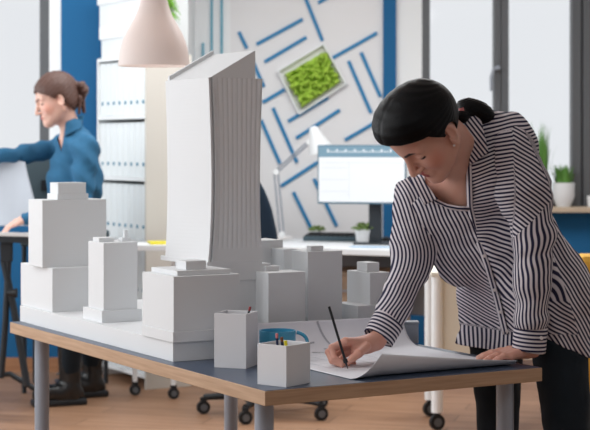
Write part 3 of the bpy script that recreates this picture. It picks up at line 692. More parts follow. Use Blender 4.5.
# office chair
oc = W(268.5, 0, 8.42)*[1, 1, 0]; t = thing('office_chair', 'dark blue office chair behind the tall model tower', 'chair', oc)
for i in range(5):
    a = math.radians(251+72*i); e = oc+np.array([.335*math.cos(a), .335*math.sin(a), 0]); b = MB(); b.tube([oc+zz(.11), e+zz(.085)], [.025, .016], 10); o = b.build('base_arm', 'black_plastic', t, smooth=True); caster(e, .034, o)
b = MB(); b.cyl(oc+zz(.09), .028, .36); b.build('column', 'black_metal', t, smooth=True)
s = SDF().ell(oc+zz(.49), np.eye(3), (.25, .25, .05), .02); v, qq = s.mesh(.012); rawmesh('seat', v, qq, 'chair_blue', t)
bc = W(245, 205, 8.6); R_ = np.array([[math.cos(.5), math.sin(.5), 0], [-math.sin(.5), math.cos(.5), 0], [0, 0, 1]])
s = SDF()
for z in np.linspace(-.42, .12, 14):
    w = float(np.interp(z, [-.42, -.27, -.14, 0, .08, .12], [.13, .155, .145, .11, .075, .05])); s.cap(bc+R_[0]*-w+zz(z-.02), bc+R_[0]*w+zz(z-.02), .04, .04, .03)
v, qq = s.mesh(.012); rawmesh('backrest', v, qq, 'chair_blue', t)
b = MB(); b.tube([oc+[0, .1, .44], oc+[.02, .3, .5], [bc[0], bc[1]+.06, .95]], .02, 10); b.build('back_bar', 'black_metal', t, smooth=True)
# rolling cabinet behind the person
rp = W(437, 0, 7.95)*[1, 1, 0]; t = thing('rolling_rack', 'cream panel on white posts with casters behind the striped-shirt person', 'rack', rp+[.3, .1, 0])
for dx, dy in ((0, 0), (.6, 0), (0, .4), (.6, .4)):
    p = rp+np.array([dx, dy, 0]); b = MB(); b.cyl(p+zz(.085), .028, .66, 24); o = b.build('post', 'shelf_white', t, smooth=True); caster(p, .038, o)
b = MB(); b.par(rp+[.028, .0, .34], (.544, 0, 0), (0, .02, 0), (0, 0, .40)); b.build('front_panel', 'cream', t, bevel=.002)
b = MB(); b.par(rp+[-.03, -.03, .745], (.66, 0, 0), (0, .46, 0), (0, 0, .02)); b.build('top_board', 'cream', t, bevel=.002)
# sill plants
ps = W(563.5, 0, YR-.09)*[1, 1, 0]+zz(ZS+.0005)
leafy('potted_grass', 'green grass plant in a white pot on the window sill', ps, .072, .155, 'pot_white', 'grass_green', 170, .14, .035, .005)
leafy('potted_grass', 'grass plant on the sill half hidden behind the striped shoulder', W(541, 0, YR-.09)*[1, 1, 0]+zz(ZS+.0005), .06, .12, 'pot_white', 'grass_green', 46, .42, .06, .0045)
pw = W(592, 0, YR-.1)*[1, 1, 0]+zz(ZS+.0005); t = thing('small_pot', 'small white pot at the right edge of the window sill', 'pot', pw); b = MB(); b.lathe(pw, [(0, 0), (.028, 0), (.034, .07), (.029, .07), (.026, .01), (0, .01)], 20); b.build('pot_body', 'pot_white', t, smooth=True)
# yellow chair
yc = W(612, 0, 7.1)*[1, 1, 0]; t = thing('armchair', 'yellow armchair peeking out at the right edge behind the person', 'chair', yc+[.1, .2, 0])
def rbox(name, c, sx, sy, sz, m, par, r=.03):
    b = MB(); b.box(c, sx, sy, sz); return b.build(name, m, par, bevel=r)
zt = zat(254, 7.1); rbox('backrest', yc+[.15, 0, .40], .62, .12, zt-.40, 'yellow', t); rbox('seat', yc+[.15, .32, .30], .60, .52, .14, 'yellow', t)
for s_ in (-.13, .43): rbox('armrest', yc+[s_, .33, .30], .08, .5, .28, 'yellow', t, .02)
for dx in (-.1, .4):
    for dy in (.02, .52): b = MB(); b.cyl(yc+[dx, dy, 0], .018, .30, 12); b.build('leg', 'black_metal', t, smooth=True)
# drafting table at left
t = thing('drafting_table', 'black-framed drafting table at the left edge in front of the blue shirt', 'table', W(-30, 0, 8.2)*[1, 1, 0])
dp = lambda x, y, Y=8.15: W(x, y, Y)
b = MB()
tr = [dp(-130, 228), dp(31, 233), dp(31, 233, 8.9), dp(-130, 228, 8.9)]; th_ = zz(-.02)
b.add([p for p in tr]+[p+th_ for p in tr], [(0, 1, 2, 3), (7, 6, 5, 4), (0, 4, 5, 1), (1, 5, 6, 2), (2, 6, 7, 3), (3, 7, 4, 0)]); b.build('board', 'desk_white', t, bevel=.002)
b = MB(); b.add([p+th_*1.02 for p in tr]+[p+th_*2.6 for p in tr], [(0, 1, 2, 3), (7, 6, 5, 4), (0, 4, 5, 1), (1, 5, 6, 2), (2, 6, 7, 3), (3, 7, 4, 0)]); b.build('board_frame', 'black_metal', t)
for Y in (8.2, 8.8):
    b = MB(); b.tube([dp(3, 244, Y), dp(4, 262, Y), dp(14, 310, Y), dp(27, 385, Y)], .018, 10); b.build('leg', 'black_metal', t, smooth=True)
    b = MB(); b.tube([dp(9, 248, Y), dp(5, 330, Y), dp(1, 378, Y)], .016, 10); b.build('leg', 'black_metal', t, smooth=True)
b = MB(); b.tube([dp(-40, 386, 8.25), dp(-5, 375, 8.25), dp(10, 374, 8.25), dp(30, 386, 8.25), dp(40, 392, 8.25)], .014, 10); b.build('foot_rail', 'black_metal', t, smooth=True)
b = MB(); p = dp(13, 293); b.tube([p+[-.03, 0, 0], p+[.02, 0, 0]], [.012, .024], 12); b.build('knob', 'black_plastic', t, smooth=True)
b = MB(); b.par(dp(0, 262, 8.18), (.06, 0, 0), (0, .03, 0), (0, 0, .1)); b.build('bracket', 'black_metal', t, bevel=.004)
b = MB()
# grey chair back behind the paper
gpx = [W(20, 160, 9.1), W(52, 154, 9.1), W(52, 232, 9.1), W(36, 232, 9.1)]
t = thing('grey_chair', 'dark grey chair back between the hanging paper and the blue shirt', 'chair', W(30, 0, 9.15)*[1, 1, 0])
b = MB(); b.add(gpx+[p+[0, .05, 0] for p in gpx], [(0, 1, 2, 3), (7, 6, 5, 4), (0, 4, 5, 1), (1, 5, 6, 2), (2, 6, 7, 3), (3, 7, 4, 0)]); b.build('backrest', 'sofa_grey', t, bevel=.006)
b = MB(); b.par(W(41, 182, 9.09)-[0, 0, .05], (.06, 0, 0), (0, .01, 0), (0, 0, .06)); b.build('grip_slot', 'black_plastic', t)
b = MB(); b.par(W(20, 232, 9.1)-[0, 0, .08], (.45, 0, 0), (0, .42, 0), (0, 0, .07)); b.build('seat', 'sofa_grey', t, bevel=.01)
for dx in (.02, .43):
    for dy in (.02, .4):
        p = W(20, 232, 9.1)+[dx, dy, 0]; b = MB(); b.tube([(p[0], p[1], p[2]-.08), (p[0], p[1], 0)], .014, 10); b.build('leg', 'black_metal', t, smooth=True)
# big sheet held by the second person
nx, ny = 40, 30; pts = []
for i in range(ny+1):
    r_ = i/ny
    for j in range(nx+1):
        s_ = j/nx; xt = -70+s_*(25+70); xb = -70+s_*(42+70); x = xt+(xb-xt)*r_**1.1; yt_ = 156+6*max(0, s_-.6)**1.5/.25; y = yt_+(226-yt_)*r_
        pts.append(W(x, y, 8.72+.03*math.sin(3*s_+2*r_)+.02*math.sin(9*s_)))
V = np.array(pts); Q = np.array([(i*(nx+1)+j, (i+1)*(nx+1)+j, (i+1)*(nx+1)+j+1, i*(nx+1)+j+1) for i in range(ny) for j in range(nx)])
t = rawmesh('large_sheet', V, Q, 'paper_grey', thick=.001); tag(t, 'large pale grey sheet held up by the person in the blue shirt', 'paper')

# ================================================================== HUMAN PARTS
def head_sdf(O, Fv, Uv, k, yawless=None):
    Fv = np.array(Fv, float); Fv /= np.linalg.norm(Fv); Uv = np.array(Uv, float); Uv -= Fv*(Uv@Fv); Uv /= np.linalg.norm(Uv); Lv = np.cross(Uv, Fv)
    R = np.stack([Fv, Lv, Uv]); P = lambda f, l, u: O+k*(f*Fv+l*Lv+u*Uv); s = SDF()
    e = lambda c, r, kk, sub=False: s.ell(P(*c), R, np.array(r)*k, kk*k, sub)
    e((.0, 0, .045), (.088, .072, .080), .02)
    e((.034, 0, -.012), (.058, .058, .088), .03)
    for g in (-1, 1):
        s.cap(P(.074, g*.010, -.078), P(.0, g*.050, -.040), .017*k, .017*k, .03*k)
        e((.058, g*.036, -.018), (.026, .022, .028), .02)
        s.cap(P(.087, g*.010, .036), P(.072, g*.046, .036), .008*k, .007*k, .018*k)
    e((.078, 0, -.083), (.019, .020, .014), .02)
    for g in (-1, 1): e((.095, g*.031, .018), (.014, .019, .012), .014, True)
    for g in (-1, 1): e((.074, g*.031, .016), (.013, .017, .012), .004)
    s.cap(P(.088, 0, .030), P(.114, 0, -.020), .0065*k, .0095*k, .012*k)
    for g in (-1, 1): s.cap(P(.105, g*.010, -.024), P(.095, g*.013, -.024), .0065*k, .006*k, .006*k)
    e((.085, 0, -.049), (.014, .026, .017), .012)
    e((.097, 0, -.0455), (.006, .021, .0045), .004); e((.095, 0, -.054), (.0065, .018, .0052), .004)
    s.cap(P(.106, .016, -.0497), P(.106, -.016, -.0497), .0022*k, .0022*k, .002*k, True)
    for g in (-1, 1):
        s.ell(P(-.006, g*.077, .002), np.stack([Fv*.96+Uv*.26, Lv*g+Fv*-.35, Uv]), np.array((.019, .008, .036))*k, .004*k)
        s.ell(P(.0, g*.083, .004), R, np.array((.011, .007, .022))*k, .004*k, True)
    return s, P, R
def head_color(P, k, skin, lip, brow, blush=None):
    def f(V):
        c = np.tile(np.array(lin(skin)), (len(V), 1))
        def blob(a, b, r, col, soft=.0025):
            a = P(*a); b = P(*b); ab = b-a; t = np.clip((V-a)@ab/(ab@ab+1e-12), 0, 1); d = np.linalg.norm(V-a-t[:, None]*ab, axis=1)
            w = np.clip((r*k-d)/(soft*k)+.5, 0, 1)[:, None]; c[:] = c*(1-w)+np.array(lin(col))*w
        for g in (-1, 1):
            blob((.062, g*.05, -.02), (.062, g*.045, -.02), .022, tuple(int(a*b) for a, b in zip(skin, (1.0, .9, .88))), .03)
            blob((.098, g*.012, .034), (.092, g*.030, .0405), .0045, brow); blob((.092, g*.030, .0405), (.074, g*.048, .037), .0036, brow)
            blob((.090, g*.018, .011), (.088, g*.033, .0065), .0030, (35, 22, 22), .0015); blob((.088, g*.033, .0065), (.078, g*.047, .011), .0032, (35, 22, 22), .0015)
        blob((.103, .0, -.0455), (.103, .0, -.0455), .012, lip, .006)
        blob((.102, .016, -.048), (.102, -.016, -.048), .0055, lip, .003); blob((.100, .012, -.054), (.100, -.012, -.054), .0055, lip, .003)
        return c
    return f
def orth(a): a = np.array(a, float); return a/np.linalg.norm(a)

# ================================================================== PERSON 1 (striped shirt)
HY_ = 4.73; HO = W(431, 130, HY_); hk = 408/(F/HY_)
hs, HP, HR = head_sdf(HO, (-.5, -.2, -.84), (-.675, -.54, .506), hk)
hs.ell(HP(.050, 0, .066), HR, np.array((.046, .056, .046))*hk, .02)
lsh = W(510, 152, 4.86); rsh = W(416, 200, 5.0)
pers = thing('person', 'woman in a navy and white striped shirt leaning over the table and drawing', 'person', W(530, 0, 5.05)*[1, 1, 0])
# -- hands
def finger(s, pts, r0, r1, k=.004):
    n = len(pts); rs = [r0+(r1-r0)*i/(n-1) for i in range(n)]; s.chain(pts, rs, k)
rw = W(376, 341, 4.86)
rhand = SDF()
pc = W(355, 347, 4.79)
mcp = [W(345.5, 341.5, 4.755), W(342.5, 343.5, 4.78), W(343.5, 348, 4.80), W(347, 353, 4.82)]
for p, r in zip(mcp, (.0125, .0125, .0118, .0105)): rhand.cap(W(368, 344, 4.83), p, .019, r, .014)
rhand.cap(W(366, 346, 4.81), W(356, 351, 4.765), .018, .014, .012)
finger(rhand, [mcp[0], W(332, 347.5, 4.75), W(334.5, 358, 4.735), W(342.5, 363, 4.73)], .0115, .0075)
finger(rhand, [mcp[1], W(328.5, 352, 4.765), W(332, 361, 4.745), W(342, 365.3, 4.73)], .0112, .0075)
finger(rhand, [mcp[2], W(332.5, 358, 4.79), W(338, 364, 4.775), W(348, 365.2, 4.77)], .0105, .0075)
finger(rhand, [mcp[3], W(338.5, 361, 4.82), W(346, 364, 4.81), W(354, 363, 4.80)], .0095, .007)
finger(rhand, [W(366, 347, 4.79), W(358.5, 353.5, 4.745), W(353, 358, 4.735), W(348.5, 361.5, 4.73)], .0145, .009)
rhand.cap(W(392, 322, 4.92), rw, .030, .0245, .02); rhand.cap(rw, W(364, 345.5, 4.82), .0235, .019, .02)
lwr = np.array([.700, 4.845, .783])
ld = orth((-.955, -.29, -.03)); lnn = orth((.29, -.955, 0)); lhand = SDF()
lhand.cap(W(532, 325, 4.83), lwr, .029, .0245, .02); lhand.cap(lwr, lwr+ld*.03+zz(-.006), .024, .021, .02)
for i, (o_, L_) in enumerate(((.034, .058), (.012, .070), (-.011, .078), (-.034, .072))):
    m0 = lwr+ld*(.088-.004*abs(i-1.5))+lnn*o_+zz(-.014); lhand.cap(lwr+ld*.02+lnn*o_*.35+zz(-.006), m0, .0165, .0125, .014)
    d = orth(ld+lnn*o_*4.0); finger(lhand, [m0, m0+d*L_*.45+zz(.003), m0+d*L_*.78+zz(-.004), m0+d*L_+zz(-.0095)], .0108-.0008*(i == 0), .0072)
th0 = lwr+ld*.03-lnn*.026+zz(-.006); finger(lhand, [th0, th0+orth(ld*.6-lnn)*.035+zz(-.004), th0+orth(ld*.75-lnn)*.062+zz(-.009), th0+orth(ld-lnn)*.088+zz(-.012)], .014, .009, .008)
# -- body under the clothes
body = SDF()
neckb = W(474, 156, 4.95); neckt = HP(-.022, 0, -.035)
body.cap(neckb, neckt, .052, .050, .03); body.cap(W(464, 182, 4.92), HP(.0, 0, -.05), .045, .042, .03)
body.cap(lsh+[0, .02, -.01], rsh+[.0, 0, 0], .06, .052, .05)
hipL, hipR = W(556, 300, 4.97), W(497, 305, 5.22)
ch1 = W(468, 205, 4.99); body.cap(W(485, 175, 4.95), W(500, 240, 5.03), .095, .105, .05); body.cap(ch1, W(480, 235, 5.0), .082, .085, .05)
body.cap(W(500, 240, 5.03), (hipL+hipR)/2, .11, .12, .05); body.cap(hipL, hipR, .12, .12, .05)
lel = W(532, 258, 4.82); rel = W(412, 268, 5.0)
body.cap(lsh, lel, .05, .04, .03).cap(lel, W(531, 330, 4.83), .038, .028, .02)
body.cap(rsh, rel, .048, .04, .03).cap(rel, W(388, 326, 4.91), .038, .029, .02)
ankL, ankR = W(576, 0, 4.92)*[1, 1, 0]+zz(.08), W(497, 0, 5.3)*[1, 1, 0]+zz(.08); knL, knR = W(570, 460, 4.86), W(498, 450, 5.22)
body.cap(hipL, knL, .075, .052, .03).cap(knL, ankL, .05, .034, .02).cap(hipR, knR, .075, .052, .03).cap(knR, ankR, .05, .034, .02)
fd1 = orth((-.8, -.55, 0)); shoes = []
for a in (ankL, ankR): body.cap(a, a+fd1*.14-zz(.055), .032, .022, .02)
HEADB = SDF(); HEADB.p = hs.p+[q for q in body.p[:2]]
BIG = SDF(); BIG.p = body.p
# fingernails and earring
b = MB(); e_ = HP(.020, .087, -.018); b.lathe(e_, [(0, -.004), (.003, -.002), (.004, 0), (.003, .002), (0, .004)], 12); b.build('earring', 'button_white', pers, smooth=True)
# -- hair
hair = SDF(); Fh, Lh, Uh = HR
hair.ell(HP(-.004, 0, .046), HR, np.array((.100, .088, .095))*hk, .01)
hair.ell(HP(.034, 0, .088), HR, np.array((.066, .078, .052))*hk, .05)
hair.ell(HP(.042, 0, .100), HR, np.array((.054, .062, .034))*hk, .03)
for g in (-1, 1): hair.ell(HP(.012, g*.060, .040), HR, np.array((.060, .026, .050))*hk, .02)
def rowd(P, ctr): return (P-ctr)@HR.T/hk
hairv, hairq = hair.mesh(.0035, extra=lambda X: .0007*np.sin(np.arctan2(rowd(X, HO)[:, 2]-.03, rowd(X, HO)[:, 0]+.125)*58+rowd(X, HO)[:, 1]*30)+.0014*np.exp(-(rowd(X, HO)[:, 1]/.006)**2)*(rowd(X, HO)[:, 0] > 0))
def hclip(V):
    l = rowd(V, HO); f, s_, u = l[:, 0], np.abs(l[:, 1]), l[:, 2]
    # hairline: rises at forehead, drops in front of the ear, goes round the ear
    line = np.where(f > .03, .068-.35*(s_-.02).clip(0)-.25*(.09-f).clip(0), 0)
    g1 = u-(.098-.42*(s_-.03).clip(0)-(.085-f).clip(0)*.30)       # front part
    g2 = u-(.014-(.02-f).clip(0)*1.0)
    w = np.clip((f-.015)/.03, 0, 1); base = g1*w+g2*(1-w)
    ear = np.sqrt((f+.004)**2+((u-.0)*.8)**2)-.026
    ear = np.where(s_ > .05, ear, .1)
    return np.minimum(base, ear)*hk
hairv, hairq = clip_mesh(hairv, hairq, hclip)
ho = rawmesh('hair', hairv, hairq, 'hair_black', pers, thick=.006)
pt = SDF(); pa = HP(-.105, .0, .035)
pt.cap(W(462, 117, 4.80), W(466, 113, 4.84), .02, .02, .01); pt.ell(W(475, 110.5, 4.86), np.array([[.93, 0, -.36], [0, 1, 0], [.36, 0, .93]]), (.058, .045, .034), .02); pt.ell(W(484, 117, 4.88), np.array([[.85, 0, -.52], [0, 1, 0], [.52, 0, .85]]), (.035, .035, .024), .02)
v, qq = pt.mesh(.0035, extra=lambda X: .0014*np.sin(X[:, 2]*900+X[:, 0]*300)); rawmesh('ponytail', v, qq, 'hair_black', ho)
b = MB(); b.tube([W(461, 108, 4.8), W(464.5, 122, 4.8)], .008, 10); b.build('hair_tie', 'eraser_pink', ho, smooth=True)
# -- shirt
def XY(V): return CX+V[:, 0]*F/4.9, HY+(CH-V[:, 2])*F/4.9
def wr_(V, amp, seed, f=1.):
    r = np.random.RandomState(seed); o = 0
    for i in range(7):
        d = r.randn(3); d /= np.linalg.norm(d); fr = (18+i*16)*f; o = o+np.sin(V@d*fr+2.0*np.sin(V@r.randn(3)*9*f)+r.rand()*6)/(1+i*.55)
    return amp*o
def folds(V, amp, d, fr, seed):      # long folds: bands across direction d
    d = orth(d); t = V@d*fr+1.6*np.sin(V@np.random.RandomState(seed).randn(3)*7); return amp*(np.abs(np.sin(t))**1.5-.5)
tor = SDF()
tor.cap(W(482, 150, 4.97), W(496, 146, 4.95), .100, .098, .06)
tor.cap(W(505, 152, 4.90), W(430, 200, 5.0), .094, .080, .08)
tor.cap(W(485, 180, 4.98), W(505, 235, 5.05), .125, .130, .07)
tor.cap(W(460, 215, 4.99), W(470, 255, 5.05), .085, .075, .07)
tor.cap(W(503, 235, 5.05), W(532, 282, 5.08), .130, .130, .07)
tor.cap(W(556, 300, 4.99), W(496, 300, 5.20), .132, .128, .07)
tor.cap(W(558, 345, 4.99), W(494, 345, 5.22), .130, .122, .06)
tor.cap(W(425, 215, 5.0), W(455, 262, 5.06), .07, .055, .07)
tor.cap(W(518, 235, 5.0), W(546, 272, 5.02), .104, .106, .06)
tor.cap(W(491, 142, 4.90), W(489, 176, 4.89), .072, .085, .04)
def tor_extra(X): return folds(X, .010, (.85, .1, .45), 34, 3)+wr_(X, .0022, 8, 1.3)
Vt, Qt = tor.mesh(.0055, extra=tor_extra)
plx = lambda y: np.interp(y, [100, 160, 208, 240, 265, 300, 345], [466, 468.5, 470, 478, 487, 497, 508])
poly = np.array([(452, 96), (466, 108), (470.5, 125), (469.5, 165), (470, 206.5), (458, 208), (447, 206.5), (433, 200), (424, 188), (426, 160), (436, 110)])
def sdpoly(x, y, P):
    d = np.full(x.shape, 1e9); ins = np.zeros(x.shape, bool); n = len(P)
    for i in range(n):
        a = P[i]; b_ = P[(i+1) % n]; e = b_-a; wx_ = x-a[0]; wy = y-a[1]; t = np.clip((wx_*e[0]+wy*e[1])/(e@e), 0, 1); d = np.minimum(d, np.hypot(wx_-t*e[0], wy-t*e[1]))
        c = ((a[1] > y) != (b_[1] > y)); xi = a[0]+(y-a[1])/(b_[1]-a[1]+1e-9)*(b_[0]-a[0]); ins ^= c & (x < xi)
    return np.where(ins, -d, d)
def perspXY(V): return CX+V[:, 0]*F/V[:, 1], HY+(CH-V[:, 2])*F/V[:, 1]
def tclip(V, neck=True):
    x, y = perspXY(V); n1 = sdpoly(x, y, poly)*.003; n1 = np.where(V[:, 1] < 4.98, n1, .1)
    hem = V[:, 2]-(np.interp(x, [450, 500, 545, 590, 640], [.752, .752, .81, .748, .72])); hem = np.where(V[:, 1] > 5.15, V[:, 2]-.752, hem)
    ax_ = W(478, 150, 4.93); t_ = HO-ax_; t_ = t_/np.linalg.norm(t_); dv = V-ax_; al = dv@t_; rad = np.linalg.norm(dv-al[:, None]*t_, axis=1); nk = np.where(al > .09, rad-.055, .1) if neck else .1
    return np.minimum(np.minimum(n1, hem), nk)
Vt, Qt = clip_mesh(Vt, Qt, tclip)
PE = 3.75
def phi_right(V):
    x, y = XY(V); a = np.radians(np.interp(y, [180, 240, 270, 300, 325], [66, 62, 56, 40, 32])); ph = ((x-455)*np.sin(a)-(y-262)*np.cos(a))/PE
    ph = np.where(y > 334, (x-455)/PE+.5, ph)
    back = ((x-560)*np.sin(np.radians(58))-(y-280)*np.cos(np.radians(58)))/PE
    return np.where(x > 522, back, ph)+.12*np.sin(x*.11+y*.13)
def phi_left(V):
    x, y = XY(V); a = np.radians(np.interp(y, [120, 200, 240, 300], [-14, -12, 14, 34])); return (-(x-490)*np.sin(a)+(y-200)*np.cos(a))/PE+.35*np.sin(x*.09+1)+.15*np.sin(x*.2+y*.1)
def mask_t(V):
    x, y = XY(V); return np.minimum(np.minimum(x-plx(y), 512+(y-118)*.30-x+np.where(y < 215, 30, 0)), 333-y)
shirt = rawmesh('shirt', Vt, Qt, 'striped_cloth', pers, attrs={'phiA': phi_right, 'phiB': phi_left, 'mask': mask_t}, thick=.004)
def axisphi(a, b, n):
    a = np.array(a); b = np.array(b); d = orth(b-a); e = orth(np.cross(d, [0, 1., 0])); g = np.cross(d, e)
    def f(V): q = V-a; return np.arctan2(q@g, q@e)*n/6.2832+1.1*np.sin(q@d*14)*.25
    return f
# near sleeve
slv = SDF()
slv.cap(W(508, 153, 4.87), W(523, 190, 4.83), .086, .074, .05).cap(W(523, 190, 4.83), W(534, 235, 4.82), .074, .057, .05).cap(W(534, 235, 4.82), W(532, 275, 4.82), .057, .050, .04).cap(W(532, 275, 4.82), W(531, 318, 4.83), .050, .050, .04).cap(W(531, 318, 4.83), W(530.5, 326, 4.83), .047, .042, .02)
sl0, sl1 = W(520, 170, 4.85), W(531, 330, 4.83)
def sclip(a, lo):    # keep below the shoulder's inner side and above the cuff
    return lambda V: np.minimum(V[:, 2]-zat(328, 4.83), (V[:, 0]-W(492, 0, 4.87)[0]))
Vs, Qs = slv.mesh(.0048, extra=lambda X: folds(X, .004, (.25, .2, 1), 34, 11)*np.clip((1.32-X[:, 2])/.1, 0, 1)+wr_(X, .0012, 4, 2.4))
Vs, Qs = clip_mesh(Vs, Qs, sclip(0, 0))
def phi_sl(V): 
    x, y = XY(V); a = np.radians(np.interp(y, [120, 200, 225], [28, 36, 36])); l = (-(x-508)*np.sin(a)+(y-150)*np.cos(a))/PE
    k_ = np.radians(-10); l2 = (-(x-508)*np.sin(k_)+(y-150)*np.cos(k_))/PE
    return np.where(x < 508, l2, l)+.08*np.sin(y*.15+x*.1)
def phi_arm(V):
    d = orth(sl1-sl0); q_ = V-sl0; g = orth(np.array([0, -1., 0])-d*(-d[1])); e_ = np.cross(d, g); x, y = XY(V); rl = np.interp(y, [150, 190, 235, 280], [.080, .072, .056, .050])
    return np.arctan2(q_@e_, q_@g)*rl/.0108+.15*np.sin(y*.09)+.12*np.sin(y*.23+x*.1)
def mask_sl(V):
    x, y = XY(V); seam = np.interp(y, [110, 121, 184, 205], [512, 517, 543, 548]); return np.minimum(seam-x, (np.interp(x, [508, 548], [236, 196])-y))
rawmesh('sleeve', Vs, Qs, 'striped_cloth', shirt, attrs={'phiA': phi_arm, 'phiB': phi_sl, 'mask': mask_sl}, thick=.004)
def cuff(parent, pts, radii, sq=1., n=48, per=.0118, name='cuff'):
    b = []; pts = [np.array(p) for p in pts]; d = orth(pts[-1]-pts[0]); e = orth(np.cross(d, [0, 1., .0])); g = np.cross(d, e); m_ = 14; V = []; 
    for i in range(m_):
        t = i/(m_-1); p = pts[0]+(pts[-1]-pts[0])*t; r = radii[0]+(radii[1]-radii[0])*t
        for k in range(n): 
            a = 6.28318*k/n; rr = r*(1+.02*math.sin(3*a+1)); V.append(p+e*rr*math.cos(a)+g*rr*sq*math.sin(a)+d*.003*math.sin(2*a))
    Q = np.array([(i*n+k, i*n+(k+1) % n, (i+1)*n+(k+1) % n, (i+1)*n+k) for i in range(m_-1) for k in range(n)])
    return rawmesh(name, np.array(V), Q, 'striped_cloth', parent, attrs={'phiA': lambda X: (X-pts[0])@d/per, 'phiB': lambda X: X[:, 0]*0, 'mask': lambda X: X[:, 0]*0-1}, thick=-.0035)
cf = cuff(shirt, [W(531, 323, 4.83), W(528.5, 350.5, 4.835)], (.0465, .0465), .85)
b = MB(); p = W(541.5, 338, 4.785); b.tube([p+[0, .006, 0], p+[0, -.003, 0]], .0052, 14); b.build('button', 'button_white', cf, smooth=True)
# far sleeve
s2 = SDF(); s2.cap(W(418, 200, 5.0), W(413, 240, 5.0), .077, .062, .06).cap(W(413, 240, 5.0), W(412, 264, 5.0), .062, .053, .04).cap(W(412, 264, 5.0), W(393, 310, 4.93), .053, .050, .04).cap(W(393, 310, 4.93), W(388.5, 322, 4.91), .048, .042, .02).cap(W(425, 225, 5.01), W(428, 250, 5.01), .04, .03, .05)
cdir = orth(W(374, 343, 4.87)-W(392, 314, 4.93))
Vs, Qs = s2.mesh(.0048, extra=lambda X: folds(X, .005, (.5, .2, .9), 38, 21)+wr_(X, .0013, 14, 2.2))
cpt = W(386, 324, 4.90)
Vs, Qs = clip_mesh(Vs, Qs, lambda V: -((V-cpt)@cdir))
def phi_s2(V): 
    x, y = XY(V); a = np.radians(np.interp(y, [180, 240, 262, 285, 310], [72, 80, 95, 112, 118])); return ((x-412)*np.sin(a)-(y-262)*np.cos(a))/PE+.15*np.sin(y*.12)
rawmesh('sleeve', Vs, Qs, 'striped_cloth', shirt, attrs={'phiA': phi_s2, 'phiB': phi_s2, 'mask': lambda V: V[:, 0]*0}, thick=.004)
cuff(shirt, [W(388.5, 320, 4.91), W(378, 338.5, 4.885)], (.046, .044), .95)
# collar, placket, buttons laid on the shirt surface
FULL = SDF(); FULL.p = tor.p+slv.p
def hit(px, py, off=0., S_=FULL):
    d = np.array([(px-CX)/F, 1, -(py-HY)/F]); t = 4.4
    for _ in range(60):
        p = np.array([0, 0, CH])+d*t; e = float(S_.ev(p[None])[0]); t += e*.9
        if abs(e) < 3e-4 or t > 5.6: break
    return np.array([0, 0, CH])+d*(t-off)
def patch(name, rows_, parent, n1=14, n2=14, off=.012, ang=0, th=.004, per=PE, S_=FULL, lift=None):
    A_, B_, C_, D_ = [np.array(p, float) for p in rows_]   # quad corners in order
    V = []; UVp = []
    for i in range(n1):
        s_ = i/(n1-1)
        for j in range(n2):
            t_ = j/(n2-1); p = A_*(1-s_)*(1-t_)+B_*(1-s_)*t_+C_*s_*t_+D_*s_*(1-t_); o_ = off if lift is None else lift(s_, t_)
            V.append(hit(p[0], p[1], o_, S_)); UVp.append(p)
    Q = np.array([(i*n2+j, (i+1)*n2+j, (i+1)*n2+j+1, i*n2+j+1) for i in range(n1-1) for j in range(n2-1)])
    U_ = np.array(UVp); a = math.radians(ang); ph = (U_[:, 0]*math.sin(a)-U_[:, 1]*math.cos(a))/per; V = np.array(V)
    return rawmesh(name, V, Q, 'striped_cloth', parent, attrs={'phiA': lambda X: ph, 'phiB': lambda X: ph, 'mask': lambda X: ph*0}, thick=th)
COLS = SDF(); COLS.p = tor.p+slv.p+s2.p; COLS.cap(W(478, 150, 4.92), W(462, 126, 4.87), .066, .060, .03)
patch('collar', [(463.5, 119), (480, 114), (488, 152), (470, 165)], shirt, off=.012, ang=52, S_=COLS)
patch('collar', [(408, 176), (422, 178), (438, 199), (424, 205)], shirt, off=.022, ang=64, S_=COLS)
def strip(name, pts, w, off, ang): 
    V = []; ph = []; d0 = 0
    for i, p in enumerate(pts):
        t_ = np.array(pts[min(i+1, len(pts)-1)])-np.array(pts[max(i-1, 0)]); t_ = t_/np.linalg.norm(t_); n_ = np.array([-t_[1], t_[0]])
        for s_ in (-1, -.3, .3, 1): q_ = np.array(p)+n_*w*s_*.5; V.append(hit(q_[0], q_[1], off if abs(s_) < 1 else off-.004)); ph.append(s_*w*.5/PE+.5)
    n = len(pts); Q = np.array([(i*4+j, i*4+j+1, (i+1)*4+j+1, (i+1)*4+j) for i in range(n-1) for j in range(3)]); ph = np.array(ph)
    return rawmesh(name, np.array(V), Q, 'striped_cloth', shirt, attrs={'phiA': lambda X: ph, 'phiB': lambda X: ph, 'mask': lambda X: ph*0}, thick=.003)
ys = np.linspace(163, 334, 40); strip('placket', [(float(plx(y)), float(y)) for y in ys], 6.2, .007, 0)
strip('neckline', [(424, 190), (430, 197.5), (438, 202.5), (447, 206.5), (458, 208.5), (470, 209)], 5, .008, 0)
for x, y in ((484, 256), (494.5, 290), (500.5, 312), (507, 331)):
    p = hit(x, y, .014); b = MB(); b.tube([p+[0, .004, 0], p+[0, -.003, 0]], .0048, 14); b.build('button', 'button_white', shirt, smooth=True)
